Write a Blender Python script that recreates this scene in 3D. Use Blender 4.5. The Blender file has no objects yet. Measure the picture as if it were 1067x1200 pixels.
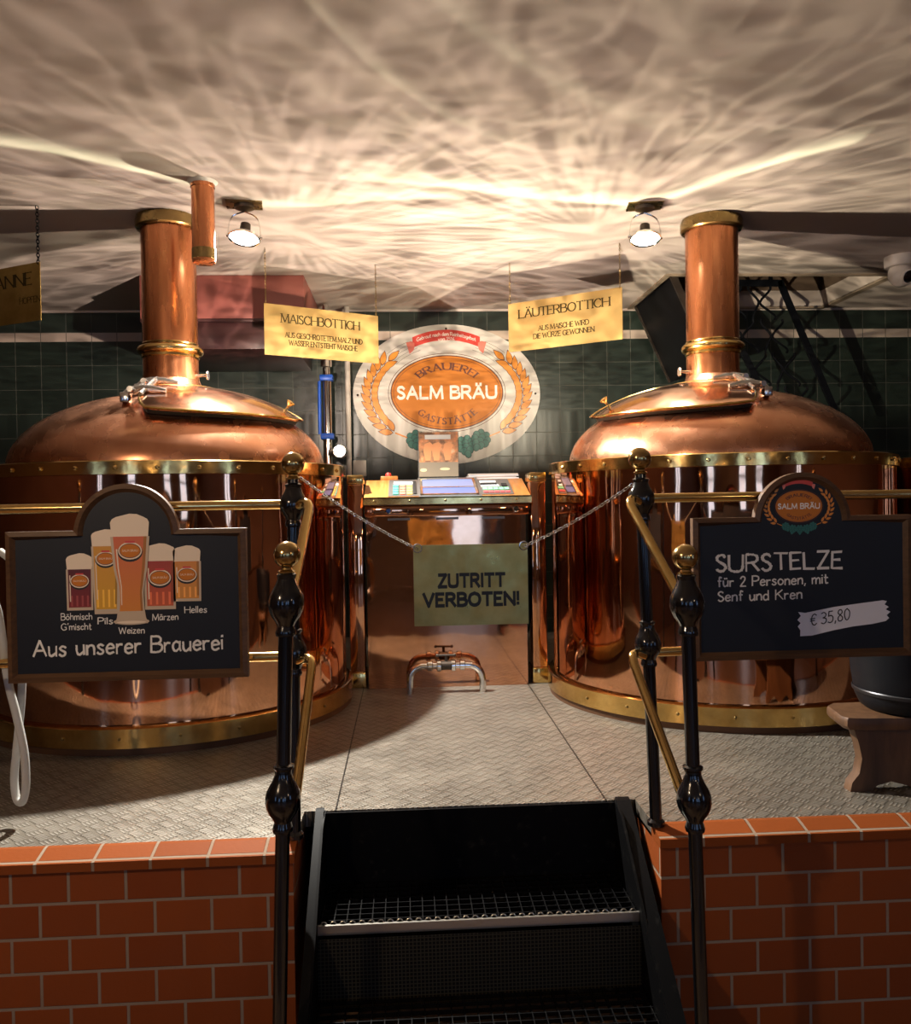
import bpy, bmesh, math, random
from math import sin, cos, pi, radians, sqrt, atan2, exp
from mathutils import Vector, Matrix

random.seed(7)
sc = bpy.context.scene
COL = sc.collection

# ------------------------------------------------------------------ camera
cam_d = bpy.data.cameras.new('camera')
cam = bpy.data.objects.new('camera', cam_d)
COL.objects.link(cam)
sc.camera = cam
YAW, PITCH, ROLL = radians(3.3), radians(-0.69), radians(0.95)
fw = Vector((sin(YAW)*cos(PITCH), cos(YAW)*cos(PITCH), sin(PITCH)))
rt = Vector((cos(YAW), -sin(YAW), 0.0))
up = rt.cross(fw)
r2 = rt*cos(ROLL) - up*sin(ROLL)
u2 = rt*sin(ROLL) + up*cos(ROLL)
m = Matrix((r2, u2, -fw)).transposed().to_4x4()
m.translation = Vector((-0.22, 0.0, 1.0))
cam.matrix_world = m
cam_d.sensor_fit = 'HORIZONTAL'
cam_d.sensor_width = 36.0
cam_d.lens = 36.0*1000/1067
cam_d.clip_start = 0.05

# ------------------------------------------------------------------ view + world
vs = sc.view_settings
vs.view_transform = 'Standard'
vs.look = 'None'
vs.gamma = 1.0
vs.use_curve_mapping = False
vs.exposure = 0.32
sc.cycles.use_denoising = True
sc.cycles.max_bounces = 8
sc.cycles.glossy_bounces = 6
sc.cycles.sample_clamp_indirect = 6.0
sc.cycles.caustics_reflective = False
sc.cycles.caustics_refractive = False
world = bpy.data.worlds.new('world')
sc.world = world
world.use_nodes = True
world.node_tree.nodes['Background'].inputs[0].default_value = (1.0, 0.8, 0.6, 1)
world.node_tree.nodes['Background'].inputs[1].default_value = 0.03

CEIL = 2.44            # ceiling above the brewing platform (platform = 0)
GROUND = -0.62
WALL_Y = 6.40

# light levels, all tuned here
P_SPOT = 760.0         # the two white ceiling spots
P_LID_LAMP = 25.0         # two added lamps imitating light reflected by the polished lids
P_LAMP = 10.0          # added warm pendant lamps, out of view, lighting the platform front
E_WINDOW = 3.0         # daylight in the tap room windows


# ------------------------------------------------------------------ node helpers
class NT:
    def __init__(self, tree):
        self.t = tree
        self.n = tree.nodes
        self.l = tree.links

    def new(self, kind, **kw):
        nd = self.n.new(kind)
        for k, v in kw.items():
            setattr(nd, k, v)
        return nd

    def put(self, sock, val):
        if hasattr(val, 'is_linked'):
            self.l.new(val, sock)
        else:
            sock.default_value = val

    def m(self, op, a, b=0.0, c=0.0, clamp=False):
        nd = self.n.new('ShaderNodeMath')
        nd.operation = op
        nd.use_clamp = clamp
        self.put(nd.inputs[0], a)
        self.put(nd.inputs[1], b)
        self.put(nd.inputs[2], c)
        return nd.outputs[0]

    def xyz(self, v):
        nd = self.n.new('ShaderNodeSeparateXYZ')
        self.put(nd.inputs[0], v)
        return nd.outputs

    def comb(self, x, y, z):
        nd = self.n.new('ShaderNodeCombineXYZ')
        for i, v in enumerate((x, y, z)):
            self.put(nd.inputs[i], v)
        return nd.outputs[0]

    def noise(self, vec, scale, detail=3.0, rough=0.5, dist=0.0):
        nd = self.n.new('ShaderNodeTexNoise')
        if vec is not None:
            self.put(nd.inputs['Vector'], vec)
        nd.inputs['Scale'].default_value = scale
        nd.inputs['Detail'].default_value = detail
        nd.inputs['Roughness'].default_value = rough
        nd.inputs['Distortion'].default_value = dist
        return nd.outputs['Fac']

    def ramp(self, fac, stops):
        nd = self.n.new('ShaderNodeValToRGB')
        self.put(nd.inputs[0], fac)
        el = nd.color_ramp.elements
        while len(el) < len(stops):
            el.new(0.5)
        for e, (p, c) in zip(el, stops):
            e.position = p
            e.color = (*c, 1) if len(c) == 3 else c
        return nd.outputs[0]

    def mix(self, fac, a, b):
        nd = self.n.new('ShaderNodeMix')
        nd.data_type = 'RGBA'
        self.put(nd.inputs[0], fac)
        for s, v in ((nd.inputs[6], a), (nd.inputs[7], b)):
            self.put(s, (*v, 1) if isinstance(v, tuple) and len(v) == 3 else v)
        return nd.outputs[2]

    def curve(self, val, pts):
        nd = self.n.new('ShaderNodeFloatCurve')
        self.put(nd.inputs['Value'], val)
        c = nd.mapping.curves[0]
        while len(c.points) < len(pts):
            c.points.new(0.5, 0.5)
        for p, (x, y) in zip(c.points, pts):
            p.location = (x, y)
        nd.mapping.update()
        return nd.outputs[0]

    def bump(self, h, strength, dist=0.01):
        nd = self.n.new('ShaderNodeBump')
        nd.inputs['Strength'].default_value = strength
        nd.inputs['Distance'].default_value = dist
        self.put(nd.inputs['Height'], h)
        return nd.outputs[0]


def srgb(r, g, b):
    f = lambda c: (c/12.92 if c <= 0.04045 else ((c+0.055)/1.055)**2.4)
    return tuple(f(v/255) for v in (r, g, b))


def mat(name, col=(0.5, 0.5, 0.5), rough=0.5, metal=0.0, emit=None, estr=0.0, spec=None, coat=0.0, trans=0.0, ior=None, alpha=None):
    mt = bpy.data.materials.new(name)
    mt.use_nodes = True
    b = mt.node_tree.nodes['Principled BSDF']
    b.inputs['Base Color'].default_value = (*col, 1)
    b.inputs['Roughness'].default_value = rough
    b.inputs['Metallic'].default_value = metal
    if spec is not None:
        b.inputs['Specular IOR Level'].default_value = spec
    if coat:
        b.inputs['Coat Weight'].default_value = coat
        b.inputs['Coat Roughness'].default_value = 0.05
    if trans:
        b.inputs['Transmission Weight'].default_value = trans
    if ior:
        b.inputs['IOR'].default_value = ior
    if emit:
        b.inputs['Emission Color'].default_value = (*emit, 1)
        b.inputs['Emission Strength'].default_value = estr
    if alpha is not None:
        b.inputs['Alpha'].default_value = alpha
    return mt


def nodes_of(mt):
    return NT(mt.node_tree), mt.node_tree.nodes['Principled BSDF'].inputs


def metal_mat(name, col, col2, rough, wave=0.25, wscale=3.0, grain=6.0, bdist=0.004, zs=1.0):
    """polished sheet metal: slight dents, uneven polish, tarnish in cloudy patches"""
    mt = mat(name, col, rough, 1.0)
    n, i = nodes_of(mt)
    tc = n.new('ShaderNodeTexCoord').outputs['Object']
    if zs != 1.0:
        mp = n.new('ShaderNodeMapping')
        mp.inputs['Scale'].default_value = (1.0, 1.0, zs)
        n.put(mp.inputs[0], tc)
        tc = mp.outputs[0]
    f = n.noise(tc, grain, 5, 0.6)
    n.put(i['Base Color'], n.ramp(f, [(0.35, col), (0.72, col2)]))
    n.put(i['Roughness'], n.m('ADD', n.m('MULTIPLY', n.noise(tc, grain*2.5, 4), rough*1.2), rough*0.4))
    n.put(i['Normal'], n.bump(n.noise(tc, wscale, 2, 0.4), wave, bdist))
    return mt


# ------------------------------------------------------------------ materials
COPPER = metal_mat('polished_copper', (0.74, 0.37, 0.21), (0.60, 0.28, 0.14), 0.05, 0.35, 4.0, 5.0, 0.006)
COPPER_DOME = metal_mat('brushed_copper', (0.74, 0.37, 0.22), (0.55, 0.24, 0.13), 0.26, 0.3, 5.0, 4.0, 0.006)
COPPER_PIPE = metal_mat('copper_pipe', (0.68, 0.28, 0.13), (0.40, 0.14, 0.055), 0.26, 0.2, 5.0, 9.0, 0.004, 0.16)
COPPER_LID = metal_mat('bright_copper', (0.88, 0.52, 0.33), (0.78, 0.40, 0.24), 0.13, 0.25, 6.0, 4.0)
BRASS_BALL = metal_mat('dull_brass', (0.56, 0.40, 0.17), (0.40, 0.27, 0.10), 0.17, 0.2, 8.0, 7.0)
BRASS = metal_mat('brass', (0.80, 0.56, 0.22), (0.62, 0.40, 0.13), 0.16, 0.2, 8.0, 7.0)
BRASS_BAND = metal_mat('brass_band', (0.72, 0.48, 0.17), (0.52, 0.31, 0.09), 0.14, 0.5, 12.0, 9.0)
BRASS_OLD = metal_mat('aged_brass', (0.33, 0.24, 0.10), (0.20, 0.13, 0.05), 0.30, 0.3, 8.0, 9.0)
BRASS_SIGN = metal_mat('sign_brass', (0.42, 0.305, 0.125), (0.36, 0.25, 0.095), 0.5, 0.15, 3.0, 3.0)
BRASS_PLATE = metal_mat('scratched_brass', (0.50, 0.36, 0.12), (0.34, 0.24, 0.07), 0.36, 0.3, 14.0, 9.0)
STEEL = metal_mat('bright_steel', (0.72, 0.70, 0.66), (0.55, 0.53, 0.5), 0.2, 0.2, 10.0, 8.0)
CHROME = mat('chrome', (0.75, 0.74, 0.72), 0.1, 1.0)
BLACK_PAINT = mat('black_gloss_paint', (0.004, 0.004, 0.005), 0.16, 0.0, coat=0.4)
BLACK_STEEL = mat('black_painted_steel', (0.006, 0.006, 0.007), 0.5, spec=0.06)
n, i = nodes_of(BLACK_STEEL)
tcs = n.new('ShaderNodeTexCoord').outputs['Object']
n.put(i['Base Color'], n.ramp(n.noise(tcs, 22, 6, 0.7), [(0.58, (0.003, 0.003, 0.0035)), (0.85, (0.03, 0.028, 0.024))]))
BLACK = mat('black_rubber', (0.008, 0.008, 0.008), 0.6)
GUNMETAL = mat('dark_lamp_metal', (0.07, 0.055, 0.045), 0.4, 0.8)
IRON = mat('wrought_iron', (0.0035, 0.004, 0.006), 0.55, spec=0.12)
LENS = mat('lit_lens', (1, 1, 1), 0.3, emit=(0.94, 0.97, 1.0), estr=14.0)
ENAMEL = mat('white_enamel', srgb(214, 208, 200), 0.45, spec=0.3)
WHITE_PLASTIC = mat('white_plastic', srgb(200, 190, 180), 0.4)
RED_PRINT = mat('red_print', srgb(204, 62, 52), 0.35)
PINK_PRINT = mat('pale_red_print', srgb(222, 120, 104), 0.35)
ORANGE_PRINT = mat('orange_print', srgb(196, 116, 30), 0.45, spec=0.3)
WHEAT = mat('wheat_print', srgb(222, 140, 40), 0.35)
BROWN_PRINT = mat('brown_print', srgb(96, 44, 18), 0.4)
WHITE_PRINT = mat('white_print', srgb(240, 235, 225), 0.4)
GREY_PRINT = mat('grey_print', srgb(120, 110, 100), 0.4)
GREEN_PRINT = mat('hop_green_print', srgb(36, 108, 98), 0.4)
DARKGREEN_PRINT = mat('dark_green_print', srgb(14, 58, 56), 0.4)
INK = mat('engraved_ink', (0.035, 0.024, 0.007), 0.7, spec=0.1)
INK_SOFT = mat('engraved_soft', (0.045, 0.030, 0.009), 0.7, spec=0.1)
BLACK_INK = mat('black_ink', (0.006, 0.006, 0.006), 0.5)
CHALK = mat('chalk', srgb(226, 224, 218), 0.8)
SLATE = mat('chalkboard', (0.008, 0.009, 0.012), 0.45, spec=0.3)
PAPER = mat('white_tape', srgb(226, 226, 230), 0.6)
FOAM = mat('beer_foam_print', srgb(232, 214, 190), 0.5)
GLASS_PRINT = mat('glass_rim_print', srgb(196, 176, 150), 0.4)
BLUE = mat('blue_plastic', srgb(16, 82, 190), 0.4)
GREY_METAL = mat('grey_panel', (0.16, 0.155, 0.15), 0.35, 0.6)
RUBBER_RED = mat('red_button', srgb(220, 60, 50), 0.4)
BUCKET = mat('dark_bucket', (0.004, 0.005, 0.008), 0.5, spec=0.2)
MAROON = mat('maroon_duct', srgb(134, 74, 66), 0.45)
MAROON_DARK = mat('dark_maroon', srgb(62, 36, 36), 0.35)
LCD = mat('lit_display', (0.03, 0.04, 0.08), 0.3, emit=(0.30, 0.36, 1.0), estr=0.62)
LCD2 = mat('pale_display', (0.05, 0.06, 0.10), 0.3, emit=(0.50, 0.55, 0.95), estr=0.5)


def wood_mat(name, c1, c2, scale=6.0, rough=0.45, axis=(1.0, 14.0, 14.0)):
    mt = mat(name, c1, rough)
    n, i = nodes_of(mt)
    tc = n.new('ShaderNodeTexCoord').outputs['Object']
    mp = n.new('ShaderNodeMapping')
    mp.inputs['Scale'].default_value = axis
    n.put(mp.inputs[0], tc)
    f = n.noise(mp.outputs[0], scale, 5, 0.6, 0.6)
    n.put(i['Base Color'], n.ramp(f, [(0.3, c1), (0.7, c2)]))
    n.put(i['Normal'], n.bump(f, 0.25, 0.004))
    return mt


FRAME_WOOD = wood_mat('dark_frame_wood', (0.060, 0.028, 0.012), (0.12, 0.060, 0.026), 5)
STOOL_WOOD = wood_mat('rustic_wood', (0.060, 0.026, 0.010), (0.125, 0.060, 0.025), 2.5, 0.55, (9.0, 9.0, 1.5))
DESK_WOOD = wood_mat('oak_veneer', srgb(140, 84, 36), srgb(172, 114, 58), 4, 0.35, (14.0, 1.5, 1.0))
ROOM_WOOD = wood_mat('dark_panelling', (0.05, 0.022, 0.010), (0.10, 0.048, 0.022), 2, 0.4, (10.0, 10.0, 0.8))
ROOM_FLOOR = wood_mat('tap_room_boards', (0.10, 0.055, 0.03), (0.17, 0.10, 0.055), 2, 0.4, (8.0, 0.7, 1.0))

HOSE = mat('milky_hose', srgb(205, 205, 200), 0.3, trans=0.25, ior=1.4)
ACRYLIC = mat('clear_acrylic', (0.85, 0.82, 0.75), 0.08, trans=0.85, ior=1.1)

PLASTER = mat('ceiling_plaster', srgb(202, 188, 178), 0.85)
n, i = nodes_of(PLASTER)
tcp = n.new('ShaderNodeTexCoord').outputs['Object']
n.put(i['Base Color'], n.ramp(n.noise(tcp, 0.9, 4, 0.6), [(0.3, srgb(194, 178, 168)), (0.7, srgb(206, 192, 184))]))
n.put(i['Normal'], n.bump(n.noise(tcp, 60, 3), 0.08, 0.004))
ROOM_WALL = mat('brown_wall', srgb(92, 62, 42), 0.7)
PANE = mat('daylit_pane', (0.6, 0.7, 0.8), 0.2, emit=(0.30, 0.53, 1.0), estr=E_WINDOW)
BULB = mat('warm_bulb', (1, 0.8, 0.5), 0.3, emit=(1.0, 0.66, 0.32), estr=9.0)

# dark green wall tiles with pale grout and one pale stripe of narrow tiles
TILES = mat('green_tiles', (0.01, 0.02, 0.015), 0.22)
n, i = nodes_of(TILES)
P = n.xyz(n.new('ShaderNodeTexCoord').outputs['Object'])
tx, tz = 0.1815, 0.1755
gx = n.m('FRACT', n.m('DIVIDE', n.m('ADD', P[0], 20*tx - 0.046), tx))
gz = n.m('FRACT', n.m('DIVIDE', n.m('SUBTRACT', 2.215 + 40*tz, P[2]), tz))
edge = lambda f, w: n.m('LESS_THAN', n.m('MINIMUM', f, n.m('SUBTRACT', 1.0, f)), w)
below = n.m('LESS_THAN', P[2], 2.215)
top = n.m('GREATER_THAN', P[2], 2.282)
stripe = n.m('SUBTRACT', n.m('SUBTRACT', 1.0, below), top)
hg = n.m('MULTIPLY', edge(gz, 0.012), below)
hg = n.m('MAXIMUM', hg, n.m('LESS_THAN', n.m('ABSOLUTE', n.m('SUBTRACT', P[2], 2.282)), 0.003))
grout = n.m('MAXIMUM', edge(gx, 0.012), hg)
cell = n.comb(n.m('FLOOR', n.m('DIVIDE', n.m('ADD', P[0], 20*tx - 0.046), tx)), n.m('FLOOR', n.m('DIVIDE', n.m('SUBTRACT', 2.215 + 40*tz, P[2]), tz)), 0.0)
wn = n.new('ShaderNodeTexWhiteNoise')
n.put(wn.inputs[0], cell)
green = n.ramp(wn.outputs['Value'], [(0.0, (0.014, 0.023, 0.018)), (1.0, (0.022, 0.034, 0.027))])
c = n.mix(stripe, green, srgb(196, 178, 164))
c = n.mix(grout, c, (0.085, 0.088, 0.072))
n.put(i['Base Color'], c)
n.put(i['Roughness'], n.m('ADD', 0.32, n.m('MULTIPLY', grout, 0.4)))
n.put(i['Normal'], n.bump(n.m('SUBTRACT', n.m('MULTIPLY', n.noise(n.new('ShaderNodeTexCoord').outputs['Object'], 9, 1), 0.25), grout), 0.35, 0.002))


def brick_mat(name, uo, vo, w, h, flat_rows=False):
    mt = mat(name, (0.2, 0.06, 0.02), 0.55)
    n, i = nodes_of(mt)
    uv = n.new('ShaderNodeUVMap').outputs[0]
    mp = n.new('ShaderNodeMapping')
    mp.inputs['Location'].default_value = (uo, vo, 0)
    n.put(mp.inputs[0], uv)
    br = n.new('ShaderNodeTexBrick')
    n.put(br.inputs['Vector'], mp.outputs[0])
    br.offset = 0.0 if flat_rows else 0.5
    br.inputs['Color1'].default_value = (0.28, 0.060, 0.009, 1)
    br.inputs['Color2'].default_value = (0.22, 0.044, 0.007, 1)
    br.inputs['Mortar'].default_value = (0.30, 0.255, 0.195, 1)
    br.inputs['Scale'].default_value = 1.0
    br.inputs['Mortar Size'].default_value = 0.0052
    br.inputs['Mortar Smooth'].default_value = 0.25
    br.inputs['Brick Width'].default_value = w
    br.inputs['Row Height'].default_value = h
    tc = n.new('ShaderNodeTexCoord').outputs['Object']
    f = n.noise(tc, 9, 5, 0.65)
    n.put(i['Base Color'], n.mix(n.m('MULTIPLY', f, 0.55), br.outputs['Color'], (0.20, 0.058, 0.020)))
    h1 = n.m('ADD', n.m('MULTIPLY', br.outputs['Fac'], -1.0), n.m('MULTIPLY', n.noise(tc, 90, 3), 0.18))
    n.put(i['Normal'], n.bump(h1, 0.7, 0.005))
    i['Specular IOR Level'].default_value = 0.2
    n.put(i['Roughness'], n.m('ADD', 0.55, n.m('MULTIPLY', br.outputs['Fac'], 0.3)))
    return mt


BRICK = brick_mat('red_clinker_bricks', 0.075, 0.038, 0.162, 0.1)
CAP_L = brick_mat('clinker_cap', 0.0, 0.5, 0.162, 1.0, True)
n, i = nodes_of(CAP_L)
for nd in CAP_L.node_tree.nodes:
    if nd.type == 'TEX_BRICK':
        i['Specular IOR Level'].default_value = 0.03
        nd.inputs['Color1'].default_value = (0.25, 0.062, 0.015, 1)
        nd.inputs['Color2'].default_value = (0.21, 0.051, 0.012, 1)

# five-bar tread plate
TREAD = mat('tread_plate', (0.3, 0.28, 0.25), 0.45, 0.55)
n, i = nodes_of(TREAD)
tc = n.new('ShaderNodeTexCoord').outputs['Object']
P = n.xyz(tc)
S = 1/0.050
u = n.m('MULTIPLY', n.m('ADD', P[0], P[1]), S*0.7071)
v = n.m('MULTIPLY', n.m('SUBTRACT', P[0], P[1]), S*0.7071)
par = n.m('FLOORED_MODULO', n.m('ADD', n.m('FLOOR', u), n.m('FLOOR', v)), 2.0)
fu, fv = n.m('FRACT', u), n.m('FRACT', v)


def bars(a, b):
    s = n.m('ABSOLUTE', n.m('SINE', n.m('MULTIPLY', b, pi*4)))
    s = n.m('SMOOTH_MIN', n.m('MULTIPLY', n.m('SUBTRACT', s, 0.62), 4.0), 1.0, 0.2)
    e = n.m('MULTIPLY', n.m('SUBTRACT', n.m('MINIMUM', a, n.m('SUBTRACT', 1.0, a)), 0.13), 9.0, clamp=True)
    e2 = n.m('MULTIPLY', n.m('MINIMUM', b, n.m('SUBTRACT', 1.0, b)), 14.0, clamp=True)
    return n.m('MULTIPLY', n.m('MAXIMUM', s, 0.0), n.m('MULTIPLY', e, e2))


hgt = n.m('ADD', n.m('MULTIPLY', bars(fu, fv), par), n.m('MULTIPLY', bars(fv, fu), n.m('SUBTRACT', 1.0, par)))
seam = n.m('MINIMUM', n.m('ABSOLUTE', n.m('SUBTRACT', P[0], -0.466)), n.m('ABSOLUTE', n.m('SUBTRACT', P[0], 0.426)))
seam = n.m('LESS_THAN', seam, 0.0028)
dirt = n.noise(tc, 3.0, 6, 0.65)
base = n.ramp(dirt, [(0.3, (0.14, 0.120, 0.094)), (0.7, (0.27, 0.24, 0.195))])
base = n.mix(n.m('MULTIPLY', hgt, 0.45), base, (0.60, 0.56, 0.50))
base = n.mix(seam, base, (0.02, 0.018, 0.015))
n.put(i['Base Color'], base)
n.put(i['Roughness'], n.m('ADD', 0.24, n.m('MULTIPLY', n.noise(tc, 14, 4), 0.25)))
n.put(i['Normal'], n.bump(hgt, 1.0, 0.011))

# black perforated riser sheet
PERF = mat('perforated_sheet', (0.01, 0.01, 0.01), 0.5, spec=0.15)
n, i = nodes_of(PERF)
P = n.xyz(n.new('ShaderNodeTexCoord').outputs['Object'])
hx = n.m('ABSOLUTE', n.m('SUBTRACT', n.m('FRACT', n.m('MULTIPLY', P[0], 90.0)), 0.5))
hz = n.m('ABSOLUTE', n.m('SUBTRACT', n.m('FRACT', n.m('MULTIPLY', P[2], 90.0)), 0.5))
hole = n.m('LESS_THAN', n.m('MAXIMUM', hx, hz), 0.36)
n.put(i['Base Color'], n.mix(hole, (0.035, 0.032, 0.022), (0.003, 0.003, 0.003)))


# ------------------------------------------------------------------ mesh helpers
class MB:
    def __init__(self):
        self.v, self.f, self.mi, self.mats = [], [], [], []
        self.k = 0

    def use(self, m):
        if m not in self.mats:
            self.mats.append(m)
        self.k = self.mats.index(m)
        return self

    def add(self, vs, fs, xf=None):
        o = len(self.v)
        for p in vs:
            p = Vector(p)
            self.v.append(xf @ p if xf is not None else p)
        for f in fs:
            self.f.append([o+j for j in f])
            self.mi.append(self.k)
        return self

    def box(self, x0, y0, z0, x1, y1, z1, xf=None, bev=0.0):
        if bev <= 0:
            vs = [(x, y, z) for x in (x0, x1) for y in (y0, y1) for z in (z0, z1)]
            fs = [(0, 1, 3, 2), (4, 6, 7, 5), (0, 4, 5, 1), (2, 3, 7, 6), (0, 2, 6, 4), (1, 5, 7, 3)]
            return self.add(vs, fs, xf)
        bm = bmesh.new()
        bmesh.ops.create_cube(bm, size=1.0)
        for v in bm.verts:
            v.co = Vector(((x0+x1)/2 + v.co.x*(x1-x0), (y0+y1)/2 + v.co.y*(y1-y0), (z0+z1)/2 + v.co.z*(z1-z0)))
        bmesh.ops.bevel(bm, geom=bm.edges[:], offset=bev, segments=2, affect='EDGES', profile=0.5)
        return self.bm(bm, xf)

    def bm(self, bm, xf=None):
        bm.verts.index_update()
        self.add([v.co.copy() for v in bm.verts], [[v.index for v in f.verts] for f in bm.faces], xf)
        bm.free()
        return self

    def lathe(self, prof, seg=32, xf=None, cap=True, a0=0.0, a1=2*pi, loc=(0, 0, 0)):
        """profile of (r, z), turned about z"""
        full = abs(a1-a0-2*pi) < 1e-6
        ns = seg if full else seg+1
        vs, fs = [], []
        for (r, z) in prof:
            for j in range(ns):
                a = a0 + (a1-a0)*j/seg
                vs.append((loc[0]+r*cos(a), loc[1]+r*sin(a), loc[2]+z))
        for q in range(len(prof)-1):
            for j in range(seg):
                a, b = q*ns+j, q*ns+(j+1) % ns
                fs.append((a, b, b+ns, a+ns))
        if cap and full:
            if prof[0][0] > 1e-5:
                fs.append(list(range(ns))[::-1])
            if prof[-1][0] > 1e-5:
                fs.append([(len(prof)-1)*ns+j for j in range(ns)])
        return self.add(vs, fs, xf)

    def tube(self, pts, r, seg=10, closed=False, xf=None):
        pts = [Vector(p) for p in pts]
        N = len(pts)
        rs = r if isinstance(r, (list, tuple)) else [r]*N
        vs, fs = [], []
        pu = None
        for q in range(N):
            if closed:
                t = pts[(q+1) % N]-pts[q-1]
            else:
                t = pts[min(q+1, N-1)]-pts[max(q-1, 0)]
            t.normalize()
            if pu is None:
                pu = t.orthogonal().normalized()
            else:
                pu = (pu - t*pu.dot(t)).normalized()
            w = t.cross(pu)
            for j in range(seg):
                a = 2*pi*j/seg
                vs.append(pts[q] + (pu*cos(a)+w*sin(a))*rs[q])
        for q in range(N if closed else N-1):
            for j in range(seg):
                a, b = q*seg+j, q*seg+(j+1) % seg
                c, d = ((q+1) % N)*seg+(j+1) % seg, ((q+1) % N)*seg+j
                fs.append((a, b, c, d))
        if not closed:
            fs.append(list(range(seg))[::-1])
            fs.append([(N-1)*seg+j for j in range(seg)])
        return self.add(vs, fs, xf)

    def sphere(self, c, r, seg=20, rings=12, sz=1.0, xf=None):
        prof = [(max(r*sin(pi*q/rings), 1e-6), -r*sz*cos(pi*q/rings)) for q in range(rings+1)]
        return self.lathe(prof, seg, xf, cap=False, loc=c)

    def prism(self, poly, d0, d1, plane='xz', xf=None):
        """outline in a plane, given thickness along the third axis"""
        def P(a, b, d):
            return {'xz': (a, d, b), 'xy': (a, b, d), 'yz': (d, a, b)}[plane]
        N = len(poly)
        vs = [P(a, b, d0) for a, b in poly] + [P(a, b, d1) for a, b in poly]
        fs = [list(range(N)), [N+q for q in range(N)][::-1]]
        fs += [(q, q+N, (q+1) % N+N, (q+1) % N) for q in range(N)]
        return self.add(vs, fs, xf)

    def flat(self, poly, y, xf=None):
        """flat printed shape facing -y, outline in x, z"""
        return self.add([(a, y, b) for a, b in poly], [list(range(len(poly)))], xf)

    def build(self, name, mt=None, parent=None, smooth=35.0, uv=False, loc=None):
        me = bpy.data.meshes.new(name)
        org = Vector(loc) if loc is not None else Vector((0, 0, 0))
        me.from_pydata([tuple(p-org) for p in self.v], [], self.f)
        ms = self.mats if self.mats else [mt]
        for q in ms:
            me.materials.append(q)
        if self.mats:
            for p, k in zip(me.polygons, self.mi):
                p.material_index = k
        bm = bmesh.new()
        bm.from_mesh(me)
        if not getattr(self, 'keep', False):
            bmesh.ops.recalc_face_normals(bm, faces=bm.faces[:])
        bm.to_mesh(me)
        bm.free()
        if smooth:
            me.polygons.foreach_set('use_smooth', [True]*len(me.polygons))
            me.set_sharp_from_angle(angle=radians(smooth))
        if uv:
            ul = me.uv_layers.new(name='UVMap')
            for p in me.polygons:
                nn = p.normal
                ax = max(range(3), key=lambda q: abs(nn[q]))
                for li in p.loop_indices:
                    co = me.vertices[me.loops[li].vertex_index].co + org
                    ul.data[li].uv = ((co.y, co.z) if ax == 0 else (co.x, co.z) if ax == 1 else (co.x, co.y))
        o = bpy.data.objects.new(name, me)
        COL.objects.link(o)
        if loc is not None:
            o.location = org
        if parent is not None:
            o.parent = parent
            if loc is None:
                o.location = -parent_world(parent)
            else:
                o.location = org - parent_world(parent)
        return o


def parent_world(o):
    p = Vector(o.location)
    while o.parent:
        o = o.parent
        p = p + Vector(o.location)
    return p


def tag(o, label, cat, group=None, kind=None):
    o['label'] = label
    o['category'] = cat
    if group:
        o['group'] = group
    if kind:
        o['kind'] = kind
    return o


def thing(name, label, cat, loc=(0, 0, 0), group=None):
    o = bpy.data.objects.new(name, None)
    o.empty_display_size = 0.05
    COL.objects.link(o)
    o.location = loc
    return tag(o, label, cat, group)


def struct(name, mb, mt=None, label=None, cat=None, uv=False, smooth=35.0):
    o = mb.build(name, mt, None, smooth, uv)
    o['kind'] = 'structure'
    o['label'] = label
    o['category'] = cat
    return o


def arc(cx, cy, r, a0, a1, nseg, ry=None):
    ry = r if ry is None else ry
    return [(cx+r*cos(a0+(a1-a0)*q/nseg), cy+ry*sin(a0+(a1-a0)*q/nseg)) for q in range(nseg+1)]


def catmull(pts, sub=6, closed=False):
    pts = [Vector(p) for p in pts]
    N = len(pts)
    out = []
    for q in range(N if closed else N-1):
        if closed:
            p0, p1, p2, p3 = pts[q-1], pts[q], pts[(q+1) % N], pts[(q+2) % N]
        else:
            p0, p1, p2, p3 = pts[max(q-1, 0)], pts[q], pts[q+1], pts[min(q+2, N-1)]
        for j in range(sub):
            t = j/sub
            out.append(0.5*((2*p1)+(p2-p0)*t+(2*p0-5*p1+4*p2-p3)*t*t+(3*p1-p0-3*p2+p3)*t**3))
    if not closed:
        out.append(pts[-1])
    return out


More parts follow.
